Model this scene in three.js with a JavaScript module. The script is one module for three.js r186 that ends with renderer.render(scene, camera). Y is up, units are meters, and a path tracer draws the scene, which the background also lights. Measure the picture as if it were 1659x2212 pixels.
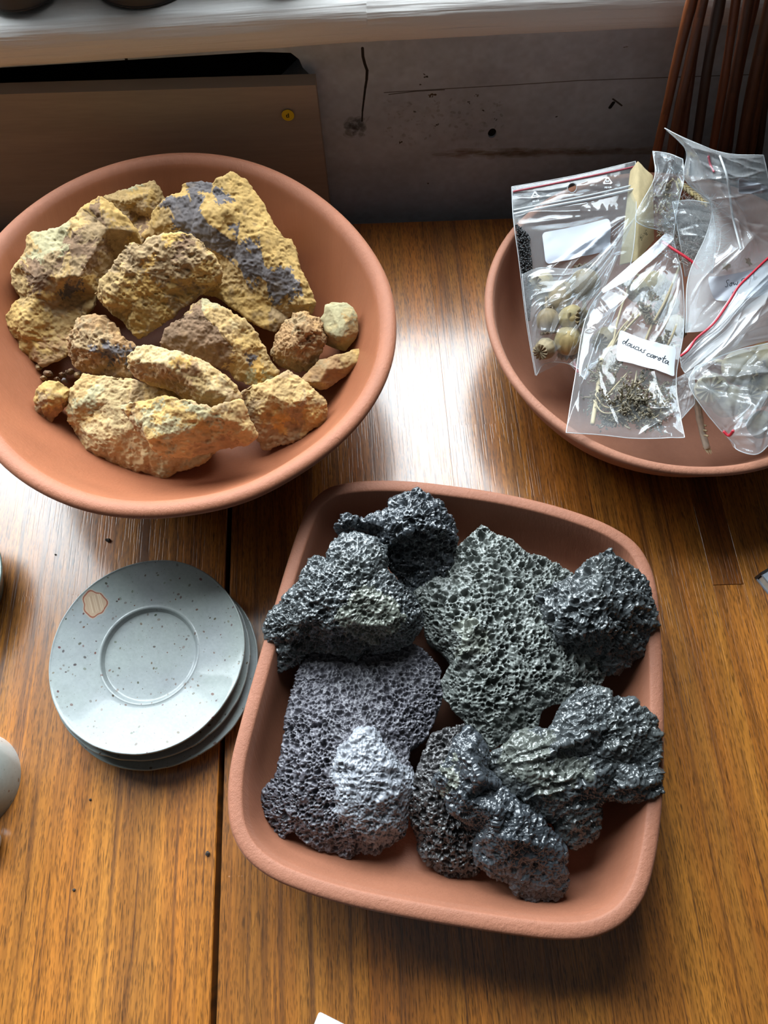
import * as THREE from 'three';
import { mergeGeometries } from 'three/addons/utils/BufferGeometryUtils.js';
import { RectAreaLightUniformsLib } from 'three/addons/lights/RectAreaLightUniformsLib.js';

// ---------------------------------------------------------------- camera, sky, daylight, exposure
const scene = new THREE.Scene();
const TABLE = 0.75, EYE = 0.56;                       // table top above the floor, eye above the table top (metres)
const PITCH = THREE.MathUtils.degToRad(65), ROLL = THREE.MathUtils.degToRad(-2), FOCAL = 1662, PW = 1659, PH = 2212;
const cR = Math.cos(ROLL), sR = Math.sin(ROLL), cP = Math.cos(PITCH), sP = Math.sin(PITCH);
const camera = new THREE.PerspectiveCamera(THREE.MathUtils.radToDeg(2 * Math.atan(PH / 2 / FOCAL)), PW / PH, 0.02, 30);
camera.matrixAutoUpdate = true;
{
  const basis = new THREE.Matrix4().makeBasis(new THREE.Vector3(cR, sR * cP, -sR * sP), new THREE.Vector3(-sR, cR * cP, -cR * sP), new THREE.Vector3(0, sP, cP));
  camera.quaternion.setFromRotationMatrix(basis);
  camera.position.set(0, TABLE + EYE, 0);
}
scene.background = new THREE.Color(0.80, 0.93, 1.0);  // white overcast sky behind the window
scene.backgroundIntensity = 1.0;
RectAreaLightUniformsLib.init();
const WIN = { x0: -1.25, x1: 0.25, y0: TABLE + 0.20, y1: 2.02 };
const daylight = new THREE.RectAreaLight(new THREE.Color(0.86, 0.95, 1.0), 21, WIN.x1 - WIN.x0, WIN.y1 - WIN.y0);
daylight.name = 'window_daylight';
daylight.position.set((WIN.x0 + WIN.x1) / 2, (WIN.y0 + WIN.y1) / 2, -0.664);
daylight.lookAt(daylight.position.x, daylight.position.y, 3);   // faces into the room
scene.add(daylight);
const renderer = new THREE.WebGLRenderer({ antialias: true });
renderer.toneMapping = THREE.LinearToneMapping;
renderer.toneMappingExposure = 0.96;
renderer.shadowMap.enabled = true;

// ---------------------------------------------------------------- helpers
const V3 = (x, y, z) => new THREE.Vector3(x, y, z);
const lerp = (a, b, t) => a + (b - a) * t, clamp = (x, a = 0, b = 1) => Math.min(b, Math.max(a, x));
const sstep = (a, b, x) => { const t = clamp((x - a) / (b - a)); return t * t * (3 - 2 * t); };
function rng(seed) { let s = seed | 0; return () => { s = (s + 0x6d2b79f5) | 0; let t = Math.imul(s ^ (s >>> 15), 1 | s); t = (t + Math.imul(t ^ (t >>> 7), 61 | t)) ^ t; return ((t ^ (t >>> 14)) >>> 0) / 4294967296; }; }
function h3(x, y, z) { let h = Math.imul(x, 374761393) ^ Math.imul(y, 668265263) ^ Math.imul(z, 2147483647 ^ 0x5bd1e995); h = Math.imul(h ^ (h >>> 13), 1274126177); h ^= h >>> 16; h = Math.imul(h, 0x85ebca6b); return ((h ^ (h >>> 13)) >>> 0) / 4294967296; }
function noise3(x, y, z) {                              // value noise, -1..1
  const X = Math.floor(x), Y = Math.floor(y), Z = Math.floor(z); let u = x - X, v = y - Y, w = z - Z;
  u = u * u * (3 - 2 * u); v = v * v * (3 - 2 * v); w = w * w * (3 - 2 * w);
  const a = lerp(lerp(h3(X, Y, Z), h3(X + 1, Y, Z), u), lerp(h3(X, Y + 1, Z), h3(X + 1, Y + 1, Z), u), v);
  const b = lerp(lerp(h3(X, Y, Z + 1), h3(X + 1, Y, Z + 1), u), lerp(h3(X, Y + 1, Z + 1), h3(X + 1, Y + 1, Z + 1), u), v);
  return lerp(a, b, w) * 2 - 1;
}
const fbm = (x, y, z, o = 4) => { let s = 0, a = 0.5, n = 0; for (let i = 0; i < o; i++) { s += a * noise3(x, y, z); n += a; x = x * 2.03 + 11.7; y = y * 2.03 + 5.1; z = z * 2.03 + 3.9; a *= 0.5; } return s / n; };
const ridged = (x, y, z, o = 3) => { let s = 0, a = 0.5, n = 0; for (let i = 0; i < o; i++) { s += a * (1 - 2 * Math.abs(noise3(x, y, z))); n += a; x = x * 2.1 + 7.7; y = y * 2.1 + 1.1; z = z * 2.1 + 9.9; a *= 0.5; } return s / n; };
function pitsAt(x, y, z, seed) {                        // bubbles: 0 outside, towards 1 at the middle of a bubble
  const X = Math.floor(x), Y = Math.floor(y), Z = Math.floor(z); let best = 0;
  for (let i = -1; i < 2; i++) for (let j = -1; j < 2; j++) for (let k = -1; k < 2; k++) {
    const a = X + i + seed, b = Y + j, c = Z + k, r = 0.18 + 0.32 * h3(a + 91, b, c);
    const dx = X + i + h3(a, b, c) - x, dy = Y + j + h3(a, b + 57, c) - y, dz = Z + k + h3(a, b, c + 31) - z, d2 = (dx * dx + dy * dy + dz * dz) / (r * r);
    if (d2 < 1) { const q = Math.sqrt(1 - d2) * r * 1.9; if (q > best) best = q; }
  }
  return best;
}
// A point of the photograph, at a height (cm) above the table, as a place in the room.
function dir(px, py) {
  const x0 = (px - PW / 2) / FOCAL, y0 = (PH / 2 - py) / FOCAL, x = cR * x0 - sR * y0, y = sR * x0 + cR * y0;
  return [x, y * cP - sP, -(y * sP + cP)];
}
function at(px, py, cm = 0) { const d = dir(px, py), t = (EYE - cm / 100) / -d[1]; return V3(d[0] * t, TABLE + cm / 100, d[2] * t); }
function atZ(px, py, z) { const d = dir(px, py), t = z / d[2]; return V3(d[0] * t, TABLE + EYE + d[1] * t, z); }

const used = {};
const numbered = (n) => { const k = used[n] = (used[n] ?? -1) + 1; return k ? n + '_' + String(k).padStart(3, '0') : n; };
function tag(o, label, category, group, kind) { if (label) o.userData.label = label; if (category) o.userData.category = category; if (group) o.userData.group = group; if (kind) o.userData.kind = kind; return o; }
function mesh(name, geo, mat, parent = scene) {
  const m = new THREE.Mesh(geo, mat); m.name = parent === scene ? numbered(name) : name; m.castShadow = m.receiveShadow = true; parent.add(m); return m;
}
function thing(name, label, category, pos = V3(0, 0, 0), group) { const g = new THREE.Group(); g.name = numbered(name); g.position.copy(pos); scene.add(g); return tag(g, label, category, group); }
function struct(name, geo, mat, parent = scene) { const m = mesh(name, geo, mat, parent); if (parent === scene) m.userData.kind = 'structure'; return m; }
function part(name, geo, mat, parent, label) {          // geometry given in room coordinates, stored in the thing's own frame
  const g = geo.clone().translate(-parent.position.x, -parent.position.y, -parent.position.z), m = mesh(name, g, mat, parent);
  if (label) m.userData.label = label; return m;
}
function settle(geo, mat, name, label, category, group) {   // one-mesh thing with its origin at its base
  geo.computeBoundingBox(); const b = geo.boundingBox, p = V3((b.min.x + b.max.x) / 2, b.min.y, (b.min.z + b.max.z) / 2);
  geo.translate(-p.x, -p.y, -p.z); const m = mesh(name, geo, mat); m.position.copy(p); return tag(m, label, category, group);
}
const box = (x0, x1, y0, y1, z0, z1) => new THREE.BoxGeometry(x1 - x0, y1 - y0, z1 - z0).translate((x0 + x1) / 2, (y0 + y1) / 2, (z0 + z1) / 2);
const std = (o) => new THREE.MeshStandardMaterial(o), phys = (o) => new THREE.MeshPhysicalMaterial(o);
const lin = (r, g, b) => new THREE.Color().setRGB(r, g, b);
function dataTex(w, h, f, srgb) {
  const d = new Uint8Array(w * h * 4), o = [0, 0, 0];
  const enc = srgb ? (c) => 255 * (c <= 0.0031308 ? 12.92 * c : 1.055 * Math.pow(c, 1 / 2.4) - 0.055) : (c) => 255 * c;
  for (let y = 0; y < h; y++) for (let x = 0; x < w; x++) { f(x, y, o); const i = (y * w + x) * 4; for (let c = 0; c < 3; c++) d[i + c] = clamp(enc(Math.max(0, o[c])), 0, 255); d[i + 3] = 255; }
  const t = new THREE.DataTexture(d, w, h); t.magFilter = THREE.LinearFilter; t.minFilter = THREE.LinearMipmapLinearFilter; t.wrapS = t.wrapT = THREE.RepeatWrapping; if (srgb) t.colorSpace = THREE.SRGBColorSpace; t.needsUpdate = true; return t;
}
function canvasTex(w, h, draw, srgb = true) {
  const c = document.createElement('canvas'); c.width = w; c.height = h; draw(c.getContext('2d'), w, h);
  const t = new THREE.CanvasTexture(c); if (srgb) t.colorSpace = THREE.SRGBColorSpace; return t;
}
function tube(pts, radius, sides = 6, caps = true) {    // pts: Vector3 list; radius: number or function(t)
  const curve = new THREE.CatmullRomCurve3(pts), n = Math.max(2, pts.length * 4), fr = curve.computeFrenetFrames(n, false), P = [], I = [];
  for (let i = 0; i <= n; i++) { const t = i / n, c = curve.getPointAt(t), r = typeof radius === 'function' ? radius(t) : radius; for (let j = 0; j < sides; j++) { const a = j / sides * Math.PI * 2, x = Math.cos(a) * r, y = Math.sin(a) * r; P.push(c.x + fr.normals[i].x * x + fr.binormals[i].x * y, c.y + fr.normals[i].y * x + fr.binormals[i].y * y, c.z + fr.normals[i].z * x + fr.binormals[i].z * y); } }
  for (let i = 0; i < n; i++) for (let j = 0; j < sides; j++) { const a = i * sides + j, b = i * sides + (j + 1) % sides; I.push(a, b, a + sides, b, b + sides, a + sides); }
  if (caps) { for (let j = 1; j < sides - 1; j++) { I.push(0, j + 1, j); const q = n * sides; I.push(q, q + j, q + j + 1); } }
  return geoOf(P, I);
}
function geoOf(P, I, uv, col) {
  const g = new THREE.BufferGeometry(); g.setAttribute('position', new THREE.BufferAttribute(P instanceof Float32Array ? P : new Float32Array(P), 3)); g.setIndex(P.length / 3 > 65535 ? new THREE.BufferAttribute(new Uint32Array(I), 1) : Array.from(I));
  g.setAttribute('uv', new THREE.BufferAttribute(uv ? new Float32Array(uv) : new Float32Array(P.length / 3 * 2), 2)); if (col) g.setAttribute('color', new THREE.BufferAttribute(new Float32Array(col), 3)); g.computeVertexNormals(); return g;
}
function planarUV(g, s = 1) { const p = g.attributes.position, u = new Float32Array(p.count * 2); for (let i = 0; i < p.count; i++) { u[2 * i] = p.getX(i) * s; u[2 * i + 1] = (p.getZ(i) + p.getY(i) * 0.7) * s; } g.setAttribute('uv', new THREE.BufferAttribute(u, 2)); return g; }

// ---------------------------------------------------------------- room shell
const ZW = -0.602, SILL_Z = -0.580, ROOM = { x0: -2.3, x1: 1.9, z1: 2.6, y1: 2.5 };
const wallPaint = std({ color: lin(0.30, 0.285, 0.27), roughness: 0.9 }), roomPaint = std({ color: lin(0.07, 0.065, 0.06), roughness: 0.9 });
const whitePaintBump = dataTex(1024, 256, (x, y, o) => { const v = 0.5 + 0.35 * fbm(x * 0.006, y * 0.16, 1.3, 4) + 0.2 * fbm(x * 0.02, y * 0.02, 8.3, 3); o[0] = o[1] = o[2] = v; });
whitePaintBump.repeat.set(1.7, 6);
const whitePaint = phys({ color: lin(0.78, 0.76, 0.74), roughness: 0.42, bumpMap: whitePaintBump, bumpScale: 0.0012 });
struct('floor', box(ROOM.x0 - .2, ROOM.x1 + .2, -0.1, 0, ZW - 0.25, ROOM.z1 + .2), std({ color: lin(0.08, 0.05, 0.03), roughness: 0.6 }));
struct('ceiling', box(ROOM.x0 - .2, ROOM.x1 + .2, ROOM.y1, ROOM.y1 + .1, ZW - 0.25, ROOM.z1 + .2), std({ color: lin(0.09, 0.085, 0.08), roughness: 0.9 }));
struct('wall_left', box(ROOM.x0 - .2, ROOM.x0, 0, ROOM.y1, ZW - 0.25, ROOM.z1 + .2), roomPaint);
struct('wall_right', box(ROOM.x1, ROOM.x1 + .2, 0, ROOM.y1, ZW - 0.25, ROOM.z1 + .2), roomPaint);
struct('wall_rear', box(ROOM.x0, ROOM.x1, 0, ROOM.y1, ROOM.z1, ROOM.z1 + .2), roomPaint);
// the wall under the window, with the broken-open hole behind the board; its paint carries the crack, the scuffs and the stains
const sillLow = [[-80, 166], [0, 160], [200, 147], [420, 132], [640, 117], [830, 104], [1050, 93], [1290, 82], [1480, 74], [1760, 66]].map(([x, y]) => atZ(x, y, SILL_Z));
{
  const sx0 = -1.35, sx1 = 0.75, y1 = sillLow[5].y + 0.012;
  const hole = [[-60, 300], [560, 300], [640, 226], [655, 200], [664, 178], [668, 160], [654, 146], [646, 128], [628, 114], [560, 112], [-60, 150]].map(([x, y]) => atZ(x, y, ZW));
  for (const p of hole) p.y = Math.min(p.y, y1 - 0.003);
  const W = 2048, HH = 1024, X0 = -0.1, X1 = 0.42, Y0 = TABLE - 0.05, Y1 = y1;      // painted region in metres
  const paint = canvasTex(W, HH, (c) => {
    const R = rng(5), q = (x, y) => { const p = atZ(x, y, ZW); return [(p.x - X0) / (X1 - X0) * W, (1 - (p.y - Y0) / (Y1 - Y0)) * HH]; };
    const id = c.createImageData(W, HH);
    for (let y = 0; y < HH; y++) for (let x = 0; x < W; x++) { const v = 1 + 0.10 * fbm(x * .004, y * .006, 2, 4) + 0.05 * fbm(x * .05, y * .05, 7, 2), i = (y * W + x) * 4; id.data[i] = 194 * v; id.data[i + 1] = 203 * v; id.data[i + 2] = 214 * v; id.data[i + 3] = 255; }
    c.putImageData(id, 0, 0); c.lineCap = c.lineJoin = 'round';
    const line = (pts, w, col) => { c.strokeStyle = col; c.lineWidth = w; c.beginPath(); pts.forEach((p, i) => { const [x, y] = q(...p); i ? c.lineTo(x, y) : c.moveTo(x, y); }); c.stroke(); };
    const crack = [[783, 104], [784, 122], [788, 138], [793, 152], [792, 172], [789, 190], [786, 215], [783, 240], [782, 262]];
    crack.slice(1).forEach((p, i) => line([crack[i], p], i < 4 ? 9 : 12 - i, '#2a2623'));
    line([[830, 200], [960, 192], [1100, 184], [1250, 174], [1420, 168], [1659, 160]], 3, 'rgba(70,64,60,0.8)');
    line([[840, 204], [900, 197], [960, 194]], 3, 'rgba(60,55,50,0.8)');
    line([[1318, 232], [1325, 222]], 12, '#1b1715'); line([[1324, 214], [1334, 221], [1343, 228]], 6, '#4a4440');
    const blob = (x, y, r, col, n = 8) => { for (let i = 0; i < n; i++) { const [a, b] = q(x + (R() - .5) * r * 2, y + (R() - .5) * r); c.fillStyle = col; c.beginPath(); c.ellipse(a, b, (1.2 + R() * r * .3) * 1.7, (.8 + R() * r * .2) * 1.7, R() * 3, 0, 7); c.fill(); } };
    blob(920, 164, 7, 'rgba(40,36,32,0.7)', 5); blob(934, 206, 8, 'rgba(75,58,36,0.8)', 7); blob(910, 182, 3, 'rgba(40,36,32,.6)', 3); blob(1028, 206, 5, 'rgba(70,62,55,.5)', 5); blob(1012, 222, 4, 'rgba(40,36,32,.7)', 3); blob(1042, 239, 3, 'rgba(40,36,32,.8)', 3); blob(1202, 252, 2.4, 'rgba(30,26,24,.9)', 3); blob(866, 308, 4, 'rgba(50,44,30,.8)', 5); blob(944, 270, 5, 'rgba(50,46,42,.6)', 6); blob(897, 241, 3, 'rgba(50,46,42,.6)', 3); blob(1351, 101, 4, 'rgba(105,95,88,.7)', 3); blob(925, 396, 3, 'rgba(60,55,48,.8)', 3); blob(1072, 258, 4, 'rgba(40,36,32,.5)', 3);
    for (let i = 0; i < 260; i++) { const x = 950 + R() * 480, y = 332 - (x - 950) * .012 + (R() + R() - 1) * 10, [a, b] = q(x, y); c.fillStyle = `rgba(${70 + R() * 30},${55 + R() * 15},${42},${.03 + .10 * R() * (x < 1270 ? 1 : .4)})`; c.beginPath(); c.ellipse(a, b, 10 + R() * 45, 3 + R() * 9, 0, 0, 7); c.fill(); }
    for (let i = 0; i < 170; i++) { const [a, b] = q(830 + R() * 260, 215 + R() * 100), s = R(); c.fillStyle = `rgba(60,54,50,${.04 + .16 * s * s})`; c.beginPath(); c.ellipse(a, b, 2 + R() * 9, 1 + R() * 6, R() * 3, 0, 7); c.fill(); }
    for (let i = 0; i < 50; i++) { const [a, b] = q(770 + (R() + R() - 1) * 26, 275 + (R() + R() - 1) * 22); c.fillStyle = `rgba(45,48,48,${.06 + .14 * R()})`; c.beginPath(); c.ellipse(a, b, 4 + R() * 22, 3 + R() * 12, R() * 3, 0, 7); c.fill(); }
  });
  const sh = new THREE.Shape([[sx0, 0], [sx1, 0], [sx1, y1], [sx0, y1]].map(([x, y]) => new THREE.Vector2(x, y)));
  sh.holes.push(new THREE.Path(hole.map((p) => new THREE.Vector2(p.x, p.y))));
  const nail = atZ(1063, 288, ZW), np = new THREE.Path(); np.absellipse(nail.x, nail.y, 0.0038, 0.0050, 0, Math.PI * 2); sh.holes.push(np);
  const g = new THREE.ExtrudeGeometry(sh, { depth: 0.06, bevelEnabled: false, curveSegments: 20 }).translate(0, 0, ZW - 0.06);
  const p = g.attributes.position, uv = g.attributes.uv; for (let i = 0; i < p.count; i++) uv.setXY(i, (p.getX(i) - X0) / (X1 - X0), (p.getY(i) - Y0) / (Y1 - Y0));
  paint.wrapS = paint.wrapT = THREE.MirroredRepeatWrapping;
  const wall = struct('wall_back', g, std({ map: paint, roughness: 0.92 }));
  const rough = std({ color: lin(0.12, 0.09, 0.07), roughness: 1 });
  struct('cavity_lining', box(sx0, sx1, 0, y1, ZW - 0.125, ZW - 0.105), rough, wall);
  struct('nail_hole_shade_plug', new THREE.CylinderGeometry(.0062, .0062, .03, 20).rotateX(Math.PI / 2).translate(nail.x, nail.y, ZW - .0175), std({ color: lin(.012, .010, .009), roughness: 1 }), wall);  // black plug just inside the nail hole, its colour stands in for the shade
  struct('wall_end', box(ROOM.x0, sx0, 0, y1, ZW - 0.125, ZW), wallPaint, wall); struct('wall_end', box(sx1, ROOM.x1, 0, y1, ZW - 0.125, ZW), wallPaint, wall);
  struct('cavity_end', box(sx0, sx0 + .02, 0, y1, ZW - .105, ZW - .06), rough, wall); struct('cavity_end', box(sx1 - .02, sx1, 0, y1, ZW - .105, ZW - .06), rough, wall);
  struct('wall_pier', box(ROOM.x0, WIN.x0, y1, ROOM.y1, ZW - 0.058, ZW), wallPaint, wall); struct('wall_pier', box(WIN.x1, ROOM.x1, y1, ROOM.y1, ZW - 0.058, ZW), wallPaint, wall);
  struct('wall_head', box(WIN.x0, WIN.x1, WIN.y1, ROOM.y1, ZW - 0.058, ZW), wallPaint, wall);
  // window sill: rounded nose running along the wall
  const nose = []; for (let i = 0; i <= 16; i++) { const a = -Math.PI / 2 + i / 16 * Math.PI; nose.push([Math.cos(a) * 0.012, 0.0165 + Math.sin(a) * 0.0165]); }
  const prof = [[-0.16, 0.003], [-0.012, 0], ...nose.map(([d, y]) => [d - 0.012, y]), [-0.03, 0.0335], [-0.16, 0.0345]];
  const P = [], I = [], U = [], path = [sillLow[0].clone().setX(-1.4), ...sillLow, sillLow[9].clone().setX(0.7)], M = prof.length, curve = new THREE.CatmullRomCurve3(path), N = 120;
  for (let i = 0; i <= N; i++) { const c = curve.getPointAt(i / N); let l = 0; prof.forEach(([d, y], j) => { if (j) l += Math.hypot(d - prof[j - 1][0], y - prof[j - 1][1]); P.push(c.x, c.y + y + 0.0006 * noise3(c.x * 40, j, 3), SILL_Z + d + 0.0008 * noise3(c.x * 25, j * .4, 9)); U.push(c.x, l * 2); }); }
  for (let i = 0; i < N; i++) for (let j = 0; j < M - 1; j++) { const a = i * M + j, b = a + M; I.push(a, b, a + 1, b, b + 1, a + 1); }
  const sill = struct('trim_1', geoOf(P, I.flatMap((_, k, A) => k % 3 ? [] : [A[k], A[k + 2], A[k + 1]]), U), whitePaint);
  tag(sill, 'white brush-painted wooden window sill with a rounded front edge', null);
}
const SILL_TOP = sillLow[3].y + 0.0345;
// the window itself: frame, two mullions, a transom and panes; daylight comes through it
{
  const wf = new THREE.Group(); wf.name = 'window_1'; wf.userData = { kind: 'structure', label: 'white painted casement window above the sill' }; scene.add(wf);
  const z0 = ZW - 0.052, z1 = ZW - 0.012, y0 = SILL_TOP - 0.01;
  for (const [a, b, c, d] of [[WIN.x0, WIN.x1, y0, y0 + .05], [WIN.x0, WIN.x1, WIN.y1 - .05, WIN.y1], [WIN.x0, WIN.x0 + .05, y0 + .05, WIN.y1 - .05], [WIN.x1 - .05, WIN.x1, y0 + .05, WIN.y1 - .05]]) mesh('window_frame', box(a, b, c, d, z0, z1), whitePaint, wf);
  const mull = [-0.76, -0.28];
  for (const m of mull) mesh('mullion', box(m - .022, m + .022, y0 + .05, WIN.y1 - .05, z0, z1), whitePaint, wf);
  const glass = phys({ color: lin(1, 1, 1), transmission: 1, thickness: 0, roughness: 0, ior: 1.5 }), xs = [WIN.x0 + .05, ...mull.flatMap((m) => [m - .022, m + .022]), WIN.x1 - .05];
  for (let i = 0; i < xs.length; i += 2) mesh('pane', box(xs[i], xs[i + 1], y0 + .05, WIN.y1 - .05, ZW - .036, ZW - .032), glass, wf);
}

// ---------------------------------------------------------------- table
const SKEW = 0.024;                                     // the boards run a little askew to the wall
function woodTex(seed, w, h, mw, mh) {                  // w x h pixels over mw x mh metres, grain along v
  const t = dataTex(w, h, (px, py, o) => {
    const u = px / w * mw, v = py / h * mh, x = u + 0.0035 * fbm(u * 9, v * 3, seed, 2) + 0.0008 * noise3(u * 60, v * 14, seed + 2);
    const band = fbm(x * 24, v * 0.8, seed + 3, 3), streak = fbm(x * 210, v * 3.2, seed + 9, 3), fine = fbm(x * 900, v * 34, seed, 2);
    const pores = (k, len, s, thr) => { const c = Math.floor(x * k), q = v * len * (.7 + .6 * h3(c, seed, s)) + h3(c, 7, s) * 13, cy = Math.floor(q), f = q - cy, g = Math.abs(x * k - c - .5) * 2, e = h3(c, cy, s); return e > thr ? (.35 + .65 * h3(c, cy, s + 1)) * sstep(0, .3, f) * sstep(1, .55, f) * sstep(1.1, .3, g) : 0; };
    const pore = Math.max(pores(1700, 95, 5, .66 - .34 * band), .85 * pores(2300, 190, 9, .70)), vein = Math.max(pores(760, 9, 21, .88 - .16 * band), sstep(.30, .62, fbm(x * 150, v * 1.3, seed + 31, 3)) * .7);
    const t = clamp(0.62 + 0.55 * band + 0.42 * streak + 0.22 * fine), red = clamp(0.5 + 0.9 * fbm(x * 60, v * 1.3, seed + 20, 2));
    const A = [0.165, 0.058, 0.011], B = [0.50, 0.195, 0.028], C = [0.42, 0.128, 0.015], D = [0.050, 0.018, 0.010];
    for (let c = 0; c < 3; c++) { let k = lerp(A[c], lerp(B[c], C[c], red * .75), t); k *= 1 - 0.84 * pore; k = lerp(k, D[c], clamp(vein) * .8); o[c] = k * (1 + 0.10 * fine); }
  }, true);
  t.wrapS = t.wrapT = THREE.MirroredRepeatWrapping; return t;
}
const woodA = woodTex(11, 2048, 1536, 0.5, 0.75), woodB = woodTex(47, 2048, 1536, 0.5, 0.75);
const woodBump = dataTex(1024, 1024, (px, py, o) => { const x = px / 1024 * 0.25, v = py / 1024 * 0.5, cell = Math.floor(x * 1100), len = 34, q = v * len + h3(cell, 7, 4) * 9, cy = Math.floor(q); const pore = h3(cell, cy, 12) > 0.72 ? sstep(0, .15, q - cy) * sstep(1, .75, q - cy) : 0; o[0] = o[1] = o[2] = clamp(0.72 + 0.14 * fbm(x * 300, v * 12, 3, 3) + .1 * fbm(x * 40, v * 18, 6, 2) - 0.42 * pore); });
woodBump.repeat.set(2, 1.5);
const woodRough = dataTex(256, 512, (px, py, o) => { o[0] = o[1] = o[2] = clamp(0.36 + 0.10 * fbm(px * .03, py * .012, 3, 4)); });
function woodMat(map, tint) { return phys({ map, color: lin(...tint), roughness: 1, roughnessMap: woodRough, bumpMap: woodBump, bumpScale: 0.00022, ior: 1.55, specularIntensity: 1, clearcoat: 0.85, clearcoatRoughness: 0.2 }); }
const groove = at(490, 1300, 0), gx = groove.x - SKEW * groove.z;   // where the gap between the two leaves crosses z = 0
{
  const t = thing('table', 'varnished brown wooden table top with a dark gap between its two leaves', 'table', V3(0, 0, 0));
  const ZB = -0.5715, ZF = 0.42, TH = 0.028;
  function plank(x0, x1, z0, z1, mat, ox, oz, edge = .00012) {
    const e = edge, P = [], U = [], ring = (d, y) => [[x0 + d, z0 + d], [x1 - d, z0 + d], [x1 - d, z1 - d], [x0 + d, z1 - d]].map(([x, z]) => { P.push(x + SKEW * z, y, z); U.push((x + ox) * 2, -(z + oz) / .75); });
    ring(e, TABLE); ring(0, TABLE - e); ring(0, TABLE - TH);
    const I = [0, 2, 1, 0, 3, 2, 8, 9, 10, 8, 10, 11]; for (const r of [0, 4]) for (let j = 0; j < 4; j++) { const a = r + j, b = r + (j + 1) % 4; I.push(a, b, a + 4, b, b + 4, a + 4); }
    const g = geoOf(P, I, U).toNonIndexed(); g.computeVertexNormals(); return mesh('plank', g, mat, t);
  }
  const gap = 0.0016;
  plank(-1.02, gx - gap * 1.2, ZB, ZF, woodMat(woodA, [1, 1, 1]), 0.13, 0.2, .0006);
  const X = (px, py) => { const p = at(px, py, 0); return p.x - SKEW * p.z; };
  const cuts = [gx + gap * 1.2, X(800, 2180), X(1100, 2180), X(1541, 1265), X(1607, 1262), 0.52, 0.64, 0.95], tints = [[1, 1, 1], [1, .96, .92], [1.12, 1.12, 1.1], [1.0, .94, .88], [1.15, 1.14, 1.1], [1.08, 1.04, 1.02], [1, 1, 1]];
  const zs = at(1570, 1263, 0).z;
  for (let i = 0; i < cuts.length - 1; i++) {
    const a = cuts[i] + .00004, b = cuts[i + 1] - .00004;
    if (i === 3) { plank(a, b, ZB, zs - .0002, woodMat(woodA, [.80, .70, .64]), 0.31, 0.4); plank(a, b, zs + .0002, ZF, woodMat(woodB, tints[i]), 0.05, 0.1); } else plank(a, b, ZB, ZF, woodMat(i % 2 ? woodB : woodA, tints[i]), 0.07 * i + .21, .17 * i);
  }
  const dark = std({ color: lin(0.10, 0.045, 0.015), roughness: .6 });
  mesh('apron', box(-0.98, 0.92, TABLE - .09, TABLE - TH, ZB + .02, ZB + .045), dark, t); mesh('apron', box(-0.98, 0.92, TABLE - .09, TABLE - TH, ZF - .045, ZF - .02), dark, t);
  mesh('bearer', box(gx - .04, gx + .04, TABLE - .05, TABLE - TH, ZB + .045, ZF - .045), dark, t);
  for (const x of [-.96, .88]) for (const z of [ZB + .03, ZF - .07]) mesh('leg', box(x, x + .04, 0, TABLE - .09, z, z + .04), dark, t);
}
// ---------------------------------------------------------------- vessels
function vessel(loop, y0, prof, wob = 0.0006, seed = 1, rim = null) { let rimI = null;   // loop: closed list of {x,z}; prof: [inset, height] from the foot's middle round to the inside's middle
  const n = loop.length, nor = loop.map((p, i) => { const a = loop[(i + n - 1) % n], b = loop[(i + 1) % n], tx = b.x - a.x, tz = b.z - a.z, l = Math.hypot(tx, tz); return [-tz / l, tx / l]; });
  const c = loop.reduce((s, p) => [s[0] + p.x / n, s[1] + p.z / n], [0, 0]);
  if (nor[0][0] * (c[0] - loop[0].x) + nor[0][1] * (c[1] - loop[0].z) < 0) nor.forEach((q) => { q[0] *= -1; q[1] *= -1; });
  const P = [], I = [], area = loop.reduce((s, p, i) => { const q = loop[(i + 1) % n]; return s + p.x * q.z - q.x * p.z; }, 0);
  for (const [d, y] of prof) loop.forEach((p, i) => { const w = wob * noise3(p.x * 22 + seed, y * 30, p.z * 22); P.push(p.x + nor[i][0] * (d + w), TABLE + y0 + y + w * .8, p.z + nor[i][1] * (d + w)); });
  const R = prof.length, b0 = P.length / 3; P.push(c[0], TABLE + y0 + prof[0][1], c[1], c[0], TABLE + y0 + prof[R - 1][1], c[1]);
  const push = area > 0 ? (a, b, d) => I.push(a, b, d) : (a, b, d) => I.push(a, d, b);
  for (let r = 0; r < R - 1; r++) for (let i = 0; i < n; i++) { const a = r * n + i, b = r * n + (i + 1) % n; push(a, a + n, b); push(b, a + n, b + n); }
    const isRim = (r) => rim && prof[r][1] > rim[0] && prof[r + 1][1] > rim[0] && Math.max(prof[r][0], prof[r + 1][0]) < rim[1];
  if (rim) { const J = []; I.length = 0; for (let r = 0; r < R - 1; r++) for (let i = 0; i < n; i++) { const a = r * n + i, b = r * n + (i + 1) % n, T = isRim(r) ? J : I, q = area > 0 ? [a, a + n, b, b, a + n, b + n] : [a, b, a + n, b, b + n, a + n]; T.push(...q); } rimI = J; }
  for (let i = 0; i < n; i++) { push(b0, i, (i + 1) % n); push(b0 + 1, (R - 1) * n + (i + 1) % n, (R - 1) * n + i); }
  const body = planarUV(geoOf(P, [...I, ...(rimI ?? [])])); if (!rimI) return body;       // one smooth surface, cut where the rougher rim begins
  const cut = (list) => { const g = body.clone(); g.setIndex(list); return g; }; return [cut(I), cut(rimI)];
}
const spline = (pts, N) => { const c = new THREE.CatmullRomCurve3(pts, true, 'centripetal'); return Array.from({ length: N }, (_, i) => c.getPointAt(i / N)); };
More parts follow.
